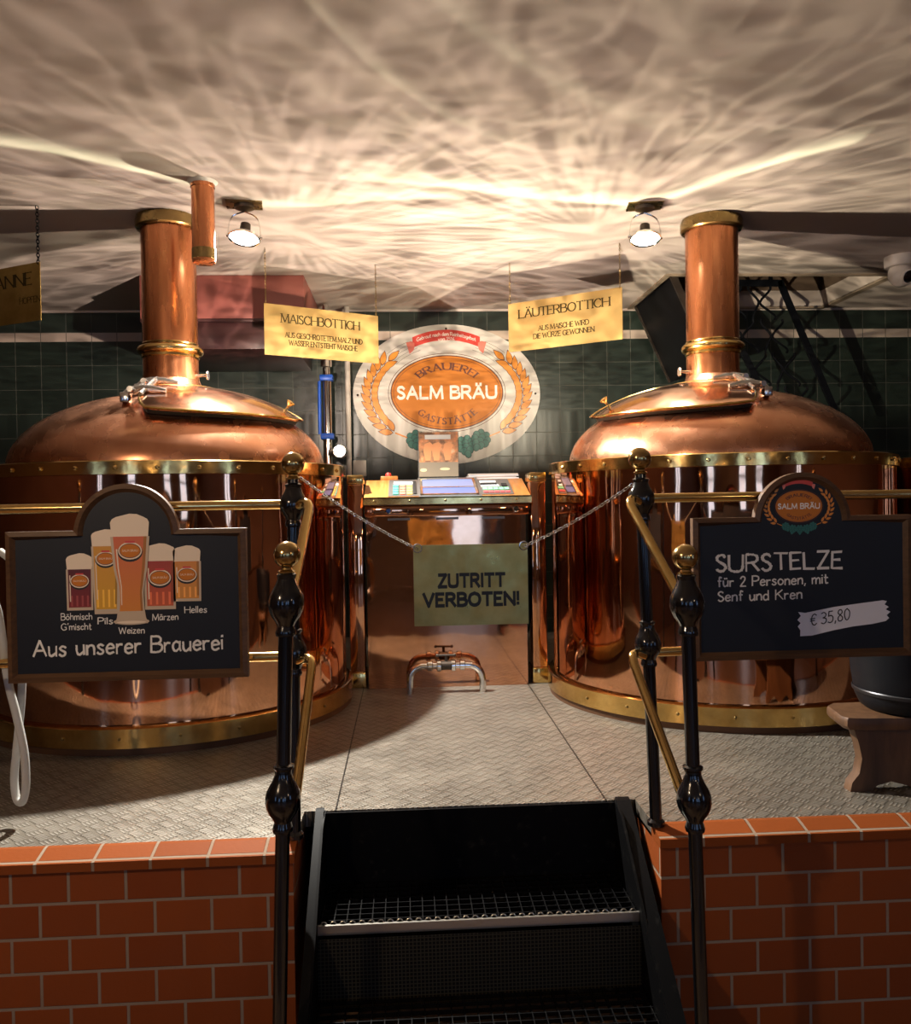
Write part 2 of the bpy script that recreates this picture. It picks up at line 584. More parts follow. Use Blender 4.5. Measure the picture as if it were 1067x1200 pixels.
# ------------------------------------------------------------------ lettering: a pen font drawn in strokes
G = {
 'A': (.78, "0,0 .39,1 .78,0|.14,.36 .64,.36"), 'B': (.64, "0,0 0,1|~0,1 .36,1 .56,.88 .54,.64 .34,.54 0,.53|~0,.53 .4,.53 .64,.4 .62,.14 .4,0 0,0"),
 'C': (.74, "~.72,.82 .52,.99 .24,.94 .03,.66 .03,.34 .24,.06 .52,.01 .74,.18"), 'D': (.76, "0,0 0,1|~0,1 .38,.99 .68,.78 .76,.5 .68,.22 .38,.01 0,0"),
 'E': (.55, "0,0 0,1|0,1 .53,1|0,.53 .42,.53|0,0 .55,0"), 'F': (.52, "0,0 0,1|0,1 .52,1|0,.53 .42,.53"),
 'G': (.80, "~.74,.84 .54,.99 .24,.94 .03,.66 .03,.34 .24,.06 .52,.01 .76,.12|.76,.12 .76,.43|.52,.43 .78,.43"), 'H': (.76, "0,0 0,1|.76,0 .76,1|0,.52 .76,.52"),
 'I': (.06, "0.03,0 0.03,1"), 'K': (.68, "0,0 0,1|.62,1 0,.45|.2,.6 .68,0"), 'L': (.55, "0,0 0,1|0,0 .55,0"), 'M': (.92, "0,0 .06,1|.06,1 .46,.08 .86,1|.86,1 .92,0"),
 'N': (.76, "0,0 0,1|0,1 .76,0|.76,0 .76,1"), 'O': (.84, "~.42,1 .12,.86 0,.5 .12,.14 .42,0 .72,.14 .84,.5 .72,.86 .42,1"), 'P': (.6, "0,0 0,1|~0,1 .38,1 .6,.86 .58,.6 .36,.48 0,.47"),
 'R': (.66, "0,0 0,1|~0,1 .38,1 .58,.87 .56,.62 .36,.51 0,.5|.3,.5 .66,0"), 'S': (.5, "~.46,.86 .32,.99 .1,.94 .03,.74 .16,.58 .38,.44 .49,.24 .38,.05 .16,.01 .02,.14"),
 'T': (.7, ".35,0 .35,1|0,1 .7,1"), 'U': (.74, "0,1 0,.35|~0,.35 .08,.08 .37,0 .66,.08 .74,.35|.74,.35 .74,1"), 'V': (.76, "0,1 .38,0 .76,1"),
 'W': (1.1, "0,1 .28,0 .55,.9 .82,0 1.1,1"), 'Z': (.62, ".02,1 .6,1 0,0 .62,0"),
 'a': (.48, "~.42,.5 .22,.6 .03,.42 .04,.12 .2,0 .42,.2|.43,.6 .43,.1 .48,0"), 'b': (.48, "0,1 0,0|~0,.45 .24,.6 .46,.42 .44,.12 .24,0 0,.12"),
 'c': (.42, "~.4,.48 .24,.6 .04,.44 .03,.14 .2,0 .42,.12"), 'd': (.48, ".45,1 .45,0|~.45,.48 .22,.6 .03,.42 .04,.12 .22,0 .45,.14"),
 'e': (.46, "~.03,.32 .44,.36 .36,.56 .2,.6 .04,.44 .03,.14 .2,0 .44,.1"), 'f': (.34, "~.34,.92 .22,1 .13,.88 .13,0|0,.6 .3,.6"),
 'g': (.48, "~.43,.5 .22,.6 .03,.42 .05,.12 .22,.02 .43,.2|~.44,.58 .44,-.15 .26,-.32 .03,-.22"), 'h': (.46, "0,1 0,0|~0,.4 .2,.6 .42,.5 .44,0"),
 'i': (.05, ".02,0 .02,.6|.02,.8 .02,.87"), 'k': (.42, "0,1 0,0|.38,.6 0,.25|.14,.36 .42,0"), 'l': (.06, ".02,0 .02,1"),
 'm': (.76, "0,.6 0,0|~0,.4 .16,.6 .34,.52 .36,0|~.36,.4 .54,.6 .72,.52 .75,0"), 'n': (.46, "0,.6 0,0|~0,.4 .2,.6 .42,.5 .44,0"),
 'o': (.5, "~.25,.6 .05,.46 .03,.16 .22,0 .44,.12 .48,.4 .25,.6"), 'p': (.48, "0,.6 0,-.3|~0,.45 .24,.6 .46,.42 .44,.12 .24,0 0,.12"),
 'r': (.34, "0,.6 0,0|~0,.38 .14,.56 .34,.56"), 's': (.4, "~.38,.52 .2,.6 .05,.48 .18,.33 .36,.2 .3,.03 .12,0 .0,.1"), 't': (.36, "~.14,.9 .14,.12 .24,0 .36,.06|0,.6 .34,.6"),
 'u': (.46, "~0,.6 .02,.14 .18,0 .42,.2|.44,.6 .44,0"), 'v': (.44, "0,.6 .2,0 .44,.6"), 'z': (.42, "0,.58 .4,.58 0,0 .42,0"),
 '0': (.5, "~.26,1 .06,.8 .02,.4 .14,.04 .32,.02 .47,.3 .48,.72 .26,1"), '1': (.3, "0,.8 .2,1 .2,0"), '2': (.5, "~.02,.78 .2,1 .44,.9 .42,.62 .2,.3 0,0|0,0 .52,0"),
 '3': (.46, "~.02,.92 .26,1 .44,.82 .36,.6 .16,.53|~.16,.53 .44,.42 .44,.14 .22,0 0,.1"), '5': (.48, ".44,1 .1,1 .06,.58|~.06,.58 .3,.62 .47,.42 .4,.1 .2,0 0,.08"),
 '6': (.46, "~.4,.98 .14,.74 .03,.36 .12,.04 .34,.02 .45,.24 .34,.48 .06,.36"), '8': (.46, "~.24,.54 .05,.72 .14,.97 .34,.97 .42,.74 .24,.54 .04,.3 .1,.02 .36,.02 .45,.28 .24,.54"),
 ',': (.1, ".08,.08 .0,-.16"), '.': (.06, ".02,.0 .04,.06"), "'": (.08, ".06,1.02 .02,.8"), '-': (.3, "0,.4 .3,.4"), '!': (.08, ".03,1 .03,.42|.03,.10 .03,.07"),
 '€': (.6, "~.58,.86 .4,.99 .2,.86 .12,.5 .2,.14 .4,.01 .58,.14|0,.6 .44,.6|0,.42 .4,.42"),
}
for b, q in (('Ä', 'A'), ('Ö', 'O'), ('Ü', 'U'), ('ä', 'a'), ('ö', 'o'), ('ü', 'u')):
    w0, s0 = G[q]
    h = 1.14 if q.isupper() else .78
    G[b] = (w0, s0 + f"|{w0*.3:.3f},{h} {w0*.3:.3f},{h+.09}|{w0*.7:.3f},{h} {w0*.7:.3f},{h+.09}")


def glyph(ch):
    w0, s = G[ch]
    out = []
    for st in s.split('|'):
        sm = st.startswith('~')
        pts = [tuple(float(k) for k in p.split(',')) for p in st.lstrip('~').split()]
        out.append((sm, [tuple(p) for p in catmull(pts, 5)] if sm else pts))
    return w0, out


def text_width(txt, h, gap=.16, space=.42, sx=1.0):
    return sum((G[c][0]*sx + gap if c != ' ' else space) for c in txt)*h - gap*h


def write(mb, txt, x, z, h, pen=.09, y=0.0, align='l', gap=.16, space=.42, serif=False, rough=0.0, sx=1.0, place=None, slope=0.0, thin=.38, ext=.25):
    """pen strokes as thin ribbons facing -y; serif: broad verticals, fine horizontals and feet"""
    wd = text_width(txt, h, gap, space, sx)
    if align == 'c':
        x = x - wd/2
    elif align == 'r':
        x = x - wd
    pl = place or (lambda a, b: (a, y, b + slope*(a-x)))
    cx = x
    cnt = [0]

    def quad(p, q, w):
        d = Vector((q[0]-p[0], q[1]-p[1]))
        if d.length < 1e-6:
            return
        d.normalize()
        nn = Vector((-d.y, d.x))*(w/2)
        e = d*(w*ext)
        pts = [(p[0]-e.x+nn.x, p[1]-e.y+nn.y), (p[0]-e.x-nn.x, p[1]-e.y-nn.y), (q[0]+e.x-nn.x, q[1]+e.y-nn.y), (q[0]+e.x+nn.x, q[1]+e.y+nn.y)]
        if rough:
            pts = [(a+random.uniform(-1, 1)*rough*w, b+random.uniform(-1, 1)*rough*w) for a, b in pts]
        # neighbouring strokes lie a hair apart so that they never coincide
        cnt[0] = (cnt[0]+5) % 17
        lift = Vector((0, -2.5e-5*cnt[0], 0))
        mb.add([Vector(pl(*k))+lift for k in pts], [(0, 1, 2, 3)])
    for ch in txt:
        if ch == ' ':
            cx += space*h
            continue
        w0, strokes = glyph(ch)
        jx = jz = 0
        if rough:
            jz = random.uniform(-.03, .03)*h
        for sm, pts in strokes:
            P = [(cx + a*h*sx + jx, z + b*h + jz) for a, b in pts]
            for a, b in zip(P, P[1:]):
                dx, dz = b[0]-a[0], b[1]-a[1]
                L = sqrt(dx*dx+dz*dz) or 1
                w = pen*h
                if serif:
                    vert = abs(dz)/L
                    w = pen*h*(thin + (1-thin)*vert)
                    if not sm and ch in 'AVWMN' and dx*dz > 0:
                        w *= .6
                quad(a, b, w)
            if serif and not sm and pen < .3:
                for e, o in ((P[0], P[1]), (P[-1], P[-2])):
                    dx, dz = abs(e[0]-o[0]), abs(e[1]-o[1])
                    if dz > dx*.7 and (abs(e[1]-z) < .02*h or abs(e[1]-z-h) < .02*h) and dz > .2*h:
                        quad((e[0]-pen*h*.85, e[1]), (e[0]+pen*h*.85, e[1]), pen*h*.35)
                    elif dx > dz and dx > .1*h and ch in 'ELTFZ':
                        quad((e[0], e[1]-.07*h), (e[0], e[1]+.07*h), pen*h*.4)
        cx += (w0*sx + gap)*h
    return wd


def block_text(mb, txt, x, z, h, y, sx=1.0, bold=0.0, align='c', gap=1.0, width=None, place=None):
    """heavy sans capitals as flat faces facing -y; width fits the line exactly"""
    cu = bpy.data.curves.new('t', 'FONT')
    cu.body = txt
    cu.size = 1.0
    cu.offset = bold
    cu.space_character = gap
    cu.resolution_u = 4
    o = bpy.data.objects.new('t', cu)
    COL.objects.link(o)
    dg = bpy.context.evaluated_depsgraph_get()
    me = bpy.data.meshes.new_from_object(o.evaluated_get(dg))
    bpy.data.objects.remove(o)
    xs = [v.co.x for v in me.vertices]
    zs = [v.co.y for v in me.vertices]
    # capital height without umlauts: measured as 0..cap
    cap = 0.729
    k = h/cap
    kx = k*sx
    if width:
        kx = width/(max(xs)-min(xs))
    w = (max(xs)-min(xs))*kx
    ox = x - (w/2 if align == 'c' else 0) - min(xs)*kx
    pl = place or (lambda a, b: (a, y, b))
    mb.add([pl(ox+v.co.x*kx, z+v.co.y*k) for v in me.vertices], [list(p.vertices) for p in me.polygons])
    bpy.data.meshes.remove(me)
    bpy.data.curves.remove(cu)


# ------------------------------------------------------------------ lights
def pattern_lamp(name, loc, energy, seed, streaks, x0, col):
    """the patchy light a curved polished lid throws on the ceiling around it"""
    ld = bpy.data.lights.new(name, 'POINT')
    ld.energy = energy
    ld.shadow_soft_size = 0.011
    lo = bpy.data.objects.new(name, ld)
    COL.objects.link(lo)
    lo.location = loc
    ld.use_nodes = True
    n = NT(ld.node_tree)
    em = [q for q in ld.node_tree.nodes if q.type == 'EMISSION'][0]
    I = n.xyz(n.new('ShaderNodeNewGeometry').outputs['Incoming'])
    iz = n.m('MAXIMUM', I[2], 0.05)
    h = CEIL-loc[2]
    X = n.m('ADD', n.m('MULTIPLY', n.m('DIVIDE', I[0], iz), h), loc[0])
    Y = n.m('ADD', n.m('MULTIPLY', n.m('DIVIDE', I[1], iz), h), loc[1])
    dx, dy = n.m('SUBTRACT', X, loc[0]), n.m('SUBTRACT', Y, loc[1])
    r = n.m('SQRT', n.m('ADD', n.m('MULTIPLY', dx, dx), n.m('MULTIPLY', dy, dy)))
    ang = n.m('ARCTAN2', dx, n.m('SUBTRACT', dy, 0.4))
    gauss = lambda a, w: n.m('EXPONENT', n.m('MULTIPLY', n.m('POWER', n.m('ABSOLUTE', n.m('DIVIDE', a, w)), 2.0), -1.0))
    ridge = lambda f, p: n.m('POWER', n.m('SUBTRACT', 1.0, n.m('MINIMUM', n.m('MULTIPLY', n.m('ABSOLUTE', n.m('SUBTRACT', f, 0.5)), 7.5), 1.0)), p)
    # fan of fine bright lines running outwards
    fan = ridge(n.noise(n.comb(n.m('MULTIPLY', ang, 5.0), n.m('MULTIPLY', r, 0.75), seed), 2.2, 1.5, 0.45, 0.35), 1.5)
    # net of brighter folds
    net = ridge(n.noise(n.comb(n.m('MULTIPLY', X, 1.0), n.m('MULTIPLY', Y, 2.0), seed+5.0), 1.9, 1.5, 0.45, 0.8), 1.7)
    soft = n.noise(n.comb(X, n.m('MULTIPLY', Y, 2.4), seed+9.0), 1.7, 3.0, 0.5, 0.5)
    env = n.m('MULTIPLY', gauss(n.m('SUBTRACT', X, x0), 1.35), gauss(n.m('SUBTRACT', Y, 4.5), 1.35))
    back = n.m('MULTIPLY', n.m('SUBTRACT', Y, 3.0), 0.9, clamp=True)
    env = n.m('ADD', n.m('MULTIPLY', env, 0.85), n.m('ADD', 0.13, n.m('MULTIPLY', back, 0.26)))
    pat = n.m('ADD', n.m('MULTIPLY', fan, 0.80), n.m('MULTIPLY', net, 0.62))
    pat = n.m('ADD', pat, n.m('MULTIPLY', n.m('MAXIMUM', n.m('SUBTRACT', soft, 0.18), 0.0), 1.2))
    tot = n.m('MULTIPLY', pat, env)
    hot = None
    for pts, w, amp in streaks:
        xa, xb = pts[0][0], pts[-1][0]
        ya, yb = min(p[1] for p in pts)-.1, max(p[1] for p in pts)+.1
        t = n.m('DIVIDE', n.m('SUBTRACT', X, xa), xb-xa, clamp=True)
        yc = n.m('ADD', n.m('MULTIPLY', n.curve(t, [((p[0]-xa)/(xb-xa), (p[1]-ya)/(yb-ya)) for p in pts]), yb-ya), ya)
        win = n.curve(t, [(0, 0), (.18, 1), (.82, 1), (1, 0)])
        d = n.m('SUBTRACT', Y, yc)
        lo_side = n.m('LESS_THAN', d, 0.0)
        ww = n.m('ADD', w*.45, n.m('MULTIPLY', lo_side, w))
        d = n.m('DIVIDE', d, ww)
        s = n.m('EXPONENT', n.m('MULTIPLY', n.m('MULTIPLY', d, d), -1.0))
        s = n.m('MULTIPLY', n.m('MULTIPLY', s, win), amp)
        hot = s if hot is None else n.m('ADD', hot, s)
        tot = n.m('ADD', tot, s)
    flat = n.m('MINIMUM', n.m('POWER', iz, -2.6), 13.0)
    # lamp slightly dimmed towards the back wall
    flat = n.m('MULTIPLY', flat, n.m('ADD', 0.85, n.m('MULTIPLY', n.m('MULTIPLY', n.m('SUBTRACT', 6.5, Y), 3.0, clamp=True), 0.15)))
    n.put(em.inputs['Color'], n.mix(n.m('DIVIDE', hot, n.m('ADD', tot, 0.15), clamp=True), col, (0.92, 0.98, 0.66)))
    upw = n.m('MULTIPLY', n.m('ADD', I[2], 0.16), 5.0, clamp=True)
    n.put(em.inputs['Strength'], n.m('MULTIPLY', n.m('MULTIPLY', tot, flat), upw))
    return lo


STREAK_A = ([(-1.9, 3.46), (-1.71, 3.50), (-1.49, 3.63), (-1.1, 3.95)], 0.06, 1.3)  # bright ceiling streaks drawn into the lamp patterns
STREAK_B = ([(-1.0, 4.17), (-0.65, 4.16), (-0.30, 4.07), (0.1, 4.04)], 0.06, 1.3)
STREAK_B2 = ([(-0.5, 3.80), (-0.02, 3.90), (0.47, 4.05), (1.1, 4.16)], 0.06, 1.5)
STREAK_C = ([(0.85, 4.2), (1.05, 4.05), (1.27, 3.75), (1.65, 3.38)], 0.07, 1.5)
STREAK_D = ([(-0.58, 2.2), (-0.48, 2.47), (-0.18, 3.03), (0.3, 3.5)], 0.05, 0.28)
STREAK_E = ([(-0.2, 2.35), (0.0, 2.6), (0.28, 2.9), (0.85, 3.35)], 0.05, 0.28)
pattern_lamp('added_lid_lamp', (-.82, 4.22, 1.56), P_LID_LAMP, 1.3, [STREAK_A, STREAK_B, STREAK_E], -0.1, (1.0, 0.81, 0.66))  # added lamps without fixtures, imitating what the lids reflect
pattern_lamp('added_lid_lamp', (.82, 4.22, 1.56), P_LID_LAMP*1.1, 4.1, [STREAK_B2, STREAK_C, STREAK_D], 0.45, (1.0, 0.87, 0.63))


def spot(name, loc, target, energy, angle, blend, col, radius):
    ld = bpy.data.lights.new(name, 'SPOT')
    ld.energy = energy
    ld.spot_size = angle
    ld.spot_blend = blend
    ld.color = col
    ld.shadow_soft_size = radius
    lo = bpy.data.objects.new(name, ld)
    COL.objects.link(lo)
    lo.location = loc
    lo.rotation_euler = (Vector(target)-Vector(loc)).to_track_quat('-Z', 'Y').to_euler()
    return lo


# ------------------------------------------------------------------ the setting
XL, XR, YB = -4.6, 4.6, -6.0
struct('wall_back', MB().box(XL, WALL_Y, GROUND, XR, WALL_Y+.1, CEIL-.012), TILES, 'dark green tiled back wall with one pale stripe of tiles', 'wall')
struct('trim_1', MB().box(XL, WALL_Y-.012, CEIL-.016, XR, WALL_Y+.1, CEIL), PLASTER, 'thin pale edge where the tiles meet the ceiling', 'trim')
cl = MB()
HX0, HX1, HY0, HY1 = 1.50, 2.96, 5.43, 6.34
for a in ((XL, YB, XR, HY0), (XL, HY0, HX0, HY1), (HX1, HY0, XR, HY1), (XL, HY1, XR, WALL_Y+.1)):
    cl.box(a[0], a[1], CEIL, a[2], a[3], CEIL+.12)
struct('ceiling', cl, PLASTER, 'plaster ceiling rippled with light from two added lamps', 'ceiling')
# a shaft above the ceiling hatch
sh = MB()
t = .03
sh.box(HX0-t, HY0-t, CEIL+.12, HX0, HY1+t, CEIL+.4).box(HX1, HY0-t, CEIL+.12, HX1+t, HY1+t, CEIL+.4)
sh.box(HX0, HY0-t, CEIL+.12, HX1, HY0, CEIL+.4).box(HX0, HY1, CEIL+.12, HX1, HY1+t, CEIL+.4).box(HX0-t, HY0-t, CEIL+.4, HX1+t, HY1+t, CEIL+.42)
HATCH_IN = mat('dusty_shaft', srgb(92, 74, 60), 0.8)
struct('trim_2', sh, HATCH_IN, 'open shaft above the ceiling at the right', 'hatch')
fr = MB()
for a in ((HX0-.03, HY0-.03, HX1+.03, HY0), (HX0-.03, HY1, HX1+.03, HY1+.03), (HX0-.03, HY0, HX0, HY1), (HX1, HY0, HX1+.05, HY1)):
    fr.box(a[0], a[1], CEIL-.012, a[2], a[3], CEIL+.004)
struct('trim_3', fr, mat('hatch_edge', srgb(150, 132, 114), 0.6), 'narrow pale frame around the ceiling opening', 'trim')

# raised brewing platform: brick plinth, clinker caps, tread plate
BY, CUTL, CUTR, SY = 2.505, -0.568, 0.523, 2.79
for nm, xa, xb, lab in (('left', XL, CUTL, 'red brick plinth left of the steps, under the platform'), ('right', CUTR, XR, 'red brick plinth right of the steps, under the platform')):
    struct('wall_plinth_'+nm, MB().box(xa, BY, GROUND, xb, BY+.4, -.040), BRICK, lab, 'wall', uv=True)
    cp = MB()
    x0, x1 = (xa, xb+.006) if nm == 'left' else (xb-.0, xa-.006)
    x0, x1 = min(x0, x1), max(x0, x1)
    vs = []
    prof = [(BY-.014, -.040), (BY-.014, -.012), (BY+.035, .004), (BY+.40, .004), (BY+.40, -.040)]
    prof = [(BY-.016, -.042), (BY-.016, -.016), (BY+.060, .002), (BY+.075, .002), (BY+.075, -.042)]
    cp.add([(x, y, z) for x in (x0, x1) for y, z in prof], [(0, 1, 2, 3, 4), (9, 8, 7, 6, 5)] + [(q, (q+1) % 5, (q+1) % 5+5, q+5) for q in range(5)])
    struct('trim_cap_'+nm, cp, CAP_L, 'row of orange clinker tiles along the %s platform edge' % nm, 'trim', uv=True, smooth=None)
fl = MB()
fl.box(XL, BY+.075, -.05, CUTL, WALL_Y, 0).box(CUTR, BY+.075, -.05, XR, WALL_Y, 0).box(CUTL, SY, -.05, CUTR, WALL_Y, 0)
struct('floor', fl, TREAD, 'grey metal tread plate platform with rows of raised bars', 'floor')
struct('floor_tap_room', MB().box(XL, YB, GROUND-.05, XR, BY+.4, GROUND), ROOM_FLOOR, 'wooden floor in front of the platform', 'floor')
struct('wall_under_platform', MB().box(CUTL, SY+.02, GROUND, CUTR, SY+.06, -.05), BLACK_STEEL, 'dark back of the stair recess', 'wall')

# the tap room behind the camera: what the copper mirrors
wl = MB()
wl.box(XL-.1, YB, GROUND, XL, WALL_Y+.1, CEIL)
struct('wall_left', wl, ROOM_WALL, 'cream side wall at the left', 'wall')
struct('wall_right', MB().box(XR, YB, GROUND, XR+.1, WALL_Y+.1, CEIL), ROOM_WALL, 'cream side wall at the right', 'wall')
struct('wall_front', MB().box(XL, YB-.1, GROUND, XR, YB, CEIL), ROOM_WOOD, 'dark panelled wall opposite the kettles', 'wall')
for k, xc in enumerate((-2.9, 0.75, 2.5)):
    w = MB()
    w.use(PANE).box(xc-.36, YB+.005, .0, xc+.36, YB+.02, 2.0)
    w.use(FRAME_WOOD)
    for q in (-.37, .37):
        w.box(xc+q-.03, YB+.004, -.05, xc+q+.03, YB+.06, 2.15)
    for z in (-.05, 1.3, 2.0):
        w.box(xc-.40, YB+.004, z, xc+.40, YB+.06, z+.06)
    struct('window_%d' % (k+1), w, None, 'daylit window in the panelled wall', 'window')
for k, (yc, sx) in enumerate(((-2.2, XL), (-1.4, XR))):
    w = MB()
    s = 1 if sx < 0 else -1
    w.use(PANE).box(sx+s*.005, yc-.3, .1, sx+s*.02, yc+.3, 1.9)
    w.use(FRAME_WOOD)
    for q in (-.32, 0, .32):
        w.box(sx+s*.004, yc+q-.03, .15, sx+s*.06, yc+q+.03, 2.05)
    for z in (.15, 2.0):
        w.box(sx+s*.004, yc-.35, z, sx+s*.06, yc+.35, z+.06)
    struct('window_%d' % (k+4), w, None, 'daylit window in a side wall', 'window')
for k, (a, b) in enumerate((((XL, YB, XL+.04, 2.2), 'left'), ((XR-.04, YB, XR, 2.2), 'right'))):
    struct('trim_wainscot_'+b, MB().box(a[0], a[1], GROUND, a[2], a[3], .25), ROOM_WOOD, 'dark wainscot along the %s side wall' % b, 'trim')
struct('door_1', MB().box(-.75, YB+.004, GROUND, .02, YB+.05, 1.6), ROOM_WOOD, 'dark door in the panelled wall', 'door')

for k, (x, y) in enumerate(((-1.9, .5), (2.4, -.9), (-.9, -3.2), (1.6, -3.6))):  # unseen lamps added to light bricks, boards and platform front
    t = thing('added_pendant_lamp', ('added warm pendant lamp, out of view, with a dark shade hanging %s' % ('over the tap room, left of the camera', 'over the tap room, right of the camera', 'far back near the dark door', 'far back near the windows', 'near the left side wall')[k]), 'lamp', (x, y, CEIL), 'added pendant lamps out of view')
    MB().tube([(x, y, CEIL), (x, y, 1.98)], .006).build('cord', BLACK, t)
    MB().lathe([(.02, 1.98), (.05, 1.96), (.13, 1.86), (.135, 1.855), (.125, 1.855), (.045, 1.945), (.02, 1.955)], 24, loc=(x, y, 0), cap=False).build('shade', GUNMETAL, t)
    MB().sphere((x, y, 1.87), .035).build('bulb', BULB, t)
    ld = bpy.data.lights.new('added_pendant_light', 'POINT')
    ld.energy = P_LAMP*(6.5 if k == 0 else 1.2 if k == 1 else .8)
    ld.color = (1.0, 0.72, 0.46)
    ld.shadow_soft_size = .05
    lo = bpy.data.objects.new('added_pendant_light', ld)
    COL.objects.link(lo)
    lo.location = (x, y, 1.80)


# ------------------------------------------------------------------ brew kettles
def dome_z(r):
    return 1.185 + .372*sqrt(max(0.0, 1-(r/.748)**2))


def patch(r0, r1, a0, a1, off, thick, nr=14, na=36, corner=.18):
    """a sector of the dome shell, corners rounded, raised by off"""
    bm = MB()
    top, bot = [], []
    for q in range(nr+1):
        for j in range(na+1):
            s, t = q/nr, j/na
            # squircle the (s,t) square to round the corners
            u, w = 2*s-1, 2*t-1
            uu = u*sqrt(max(0, 1-corner*w*w*abs(w)**2))
            ww = w*sqrt(max(0, 1-corner*u*u*abs(u)**2))
            r = r0 + (r1-r0)*(uu+1)/2
            a = a0 + (a1-a0)*(ww+1)/2
            z = dome_z(r)
            # outward normal of the ellipse profile
            nr_, nz = r/.748**2, (z-1.185)/.372**2
            L = sqrt(nr_*nr_+nz*nz)
            nr_, nz = nr_/L, nz/L
            for lst, o in ((top, off+thick), (bot, off)):
                lst.append(((r+nr_*o)*cos(a), (r+nr_*o)*sin(a), z+nz*o))
    W = na+1
    N = len(top)
    fs = []
    for q in range(nr):
        for j in range(na):
            a = q*W+j
            fs.append((a, a+1, a+W+1, a+W))
            fs.append((N+a, N+a+W, N+a+W+1, N+a+1))
    rim = [j for j in range(W)] + [q*W+na for q in range(1, nr+1)] + [nr*W+j for j in range(na-1, -1, -1)] + [q*W for q in range(nr-1, 0, -1)]
    for p, q in zip(rim, rim[1:]+rim[:1]):
        fs.append((p, q, N+q, N+p))
    return top+bot, fs, [top[k] for k in rim]


def kettle(cx, cy, s, label, name):
    t = thing(name, label, 'kettle', (cx, cy, 0), 'copper brew kettles')
    L = (cx, cy, 0)
    mx = Matrix.Translation(Vector(L)) @ Matrix.Diagonal((s, 1, 1, 1))
    # body, base
    MB().lathe([(.845, .10), (.845, 1.140)], 96, loc=L, cap=False).build('body', COPPER, t)
    MB().lathe([(.868, -.0), (.868, .030), (.86, .034)], 96, loc=L, cap=False).build('plinth', mat('base_plinth', (.10, .045, .02), .5, .4), t)
    br = MB().lathe([(.855, .030), (.878, .030), (.878, .108), (.868, .114), (.846, .114)], 96, loc=L, cap=False).build('base_ring', BRASS_BAND, t)
    for k in range(9):
        a = -pi/2 + (k-4)*.27
        MB().sphere((cx+.879*cos(a), cy+.879*sin(a), .07), .007, 10, 6).build('rivet', BRASS_OLD, br)
    bd = MB().lathe([(.846, 1.132), (.857, 1.134), (.857, 1.186), (.852, 1.190), (.748, 1.194)], 96, loc=L, cap=False).build('rim_band', BRASS_BAND, t)
    for k in range(15):
        a = -pi/2 + (k-7)*.19
        MB().lathe([(.009, 0), (.009, .006), (.004, .010)], 8, Matrix.Translation((cx+.856*cos(a), cy+.856*sin(a), 1.160)) @ Matrix.Rotation(a, 4, 'Z') @ Matrix.Rotation(pi/2, 4, 'Y')).build('bolt', BRASS, bd)
    prof = []
    for k in range(27):
        r = .748*cos(pi/2*k/30)
        prof.append((r, dome_z(r)))
    prof = [p for p in prof if p[0] > .20]
    prof += [(.19, 1.553), (.165, 1.570), (.148, 1.595), (.137, 1.63)]
    MB().lathe(prof, 96, loc=L, cap=False).build('dome', COPPER_DOME, t)
    # chimney
    MB().lathe([(.137, 1.63), (.133, 1.66), (.132, 2.40)], 64, loc=L, cap=False).build('chimney', COPPER_PIPE, t)
    cl_ = [(.134, 1.735), (.139, 1.740), (.139, 1.752)] + [(.136+.024*cos(a), 1.776+.022*sin(a)) for a in [(-pi/2+pi*q/10) for q in range(11)]] + [(.139, 1.806), (.134, 1.812)]
    MB().lathe(cl_, 64, loc=L, cap=False).build('collar', BRASS, t)
    MB().lathe([(.134, 2.375), (.150, 2.377), (.157, 2.384), (.157, 2.42), (.152, 2.4375), (.10, 2.4385)], 64, loc=L, cap=False).build('flange', BRASS_OLD, t)
    # sampling valve on the chimney
    va = MB()
    va.tube([(.125, -.03, 1.648), (.185, -.03, 1.650)], .007, 10, xf=mx)
    va.lathe([(.0, -.004), (.022, -.004), (.024, 0), (.022, .004), (.0, .004)], 20, mx @ Matrix.Translation((.188, -.03, 1.650)) @ Matrix.Rotation(pi/2, 4, 'Y'), cap=False)
    va.build('valve', STEEL, t)
    # manhole lid, its seal, hinge and knob
    a0, a1 = radians(-89), radians(6)
    vs, fs, _ = patch(.20, .628, a0, a1, .002, .030)
    lid = MB().add(vs, fs, mx)
    lid = lid.build('manhole_seal', BLACK, t)
    vs, fs, rim = patch(.195, .640, a0-.01, a1+.01, .030, .012)
    ld_ = MB().add(vs, fs, mx).build('manhole_lid', COPPER_LID, t)
    MB().tube(rim, .006, 8, closed=True, xf=mx).build('lid_edge', BRASS, ld_)
    az, rr = radians(-12), .585
    kz = dome_z(rr)
    kn = MB()
    base = Vector((rr*cos(az), rr*sin(az), kz+.035))
    nn = Vector((cos(az)*.62, sin(az)*.62, .80)).normalized()
    rot = Vector((0, 0, 1)).rotation_difference(nn).to_matrix().to_4x4()
    kn.lathe([(.010, 0), (.010, .012), (.006, .02), (.006, .04), (.010, .046), (.021, .058), (.022, .064), (.012, .068), (0.0001, .069)], 20, mx @ Matrix.Translation(base) @ rot, cap=False)
    kn.build('lid_knob', BRASS, ld_)
    hg = MB()
    # two hinge straps running off the left edge of the lid
    for (ra, zz) in ((.30, 0), (.50, 0)):
        z = dome_z(ra)
        pts = []
        slope = -.45 if ra > .4 else -.22
        for (du, dh) in ((-.075, .030), (-.045, .055), (0.0, .062), (.05, .062), (.11, .052)):
            pts.append((du, -ra, z+dh))
        hg.tube(pts, [.016, .018, .018, .015, .010], 8, xf=mx)
        hg.box(-.085, -ra-.030, z+.0, -.045, -ra+.030, z+.045, xf=mx, bev=.006)
        hg.tube([(-.035, -ra-.045, z+.056), (-.035, -ra+.045, z+.056)], .013, 10, xf=mx)
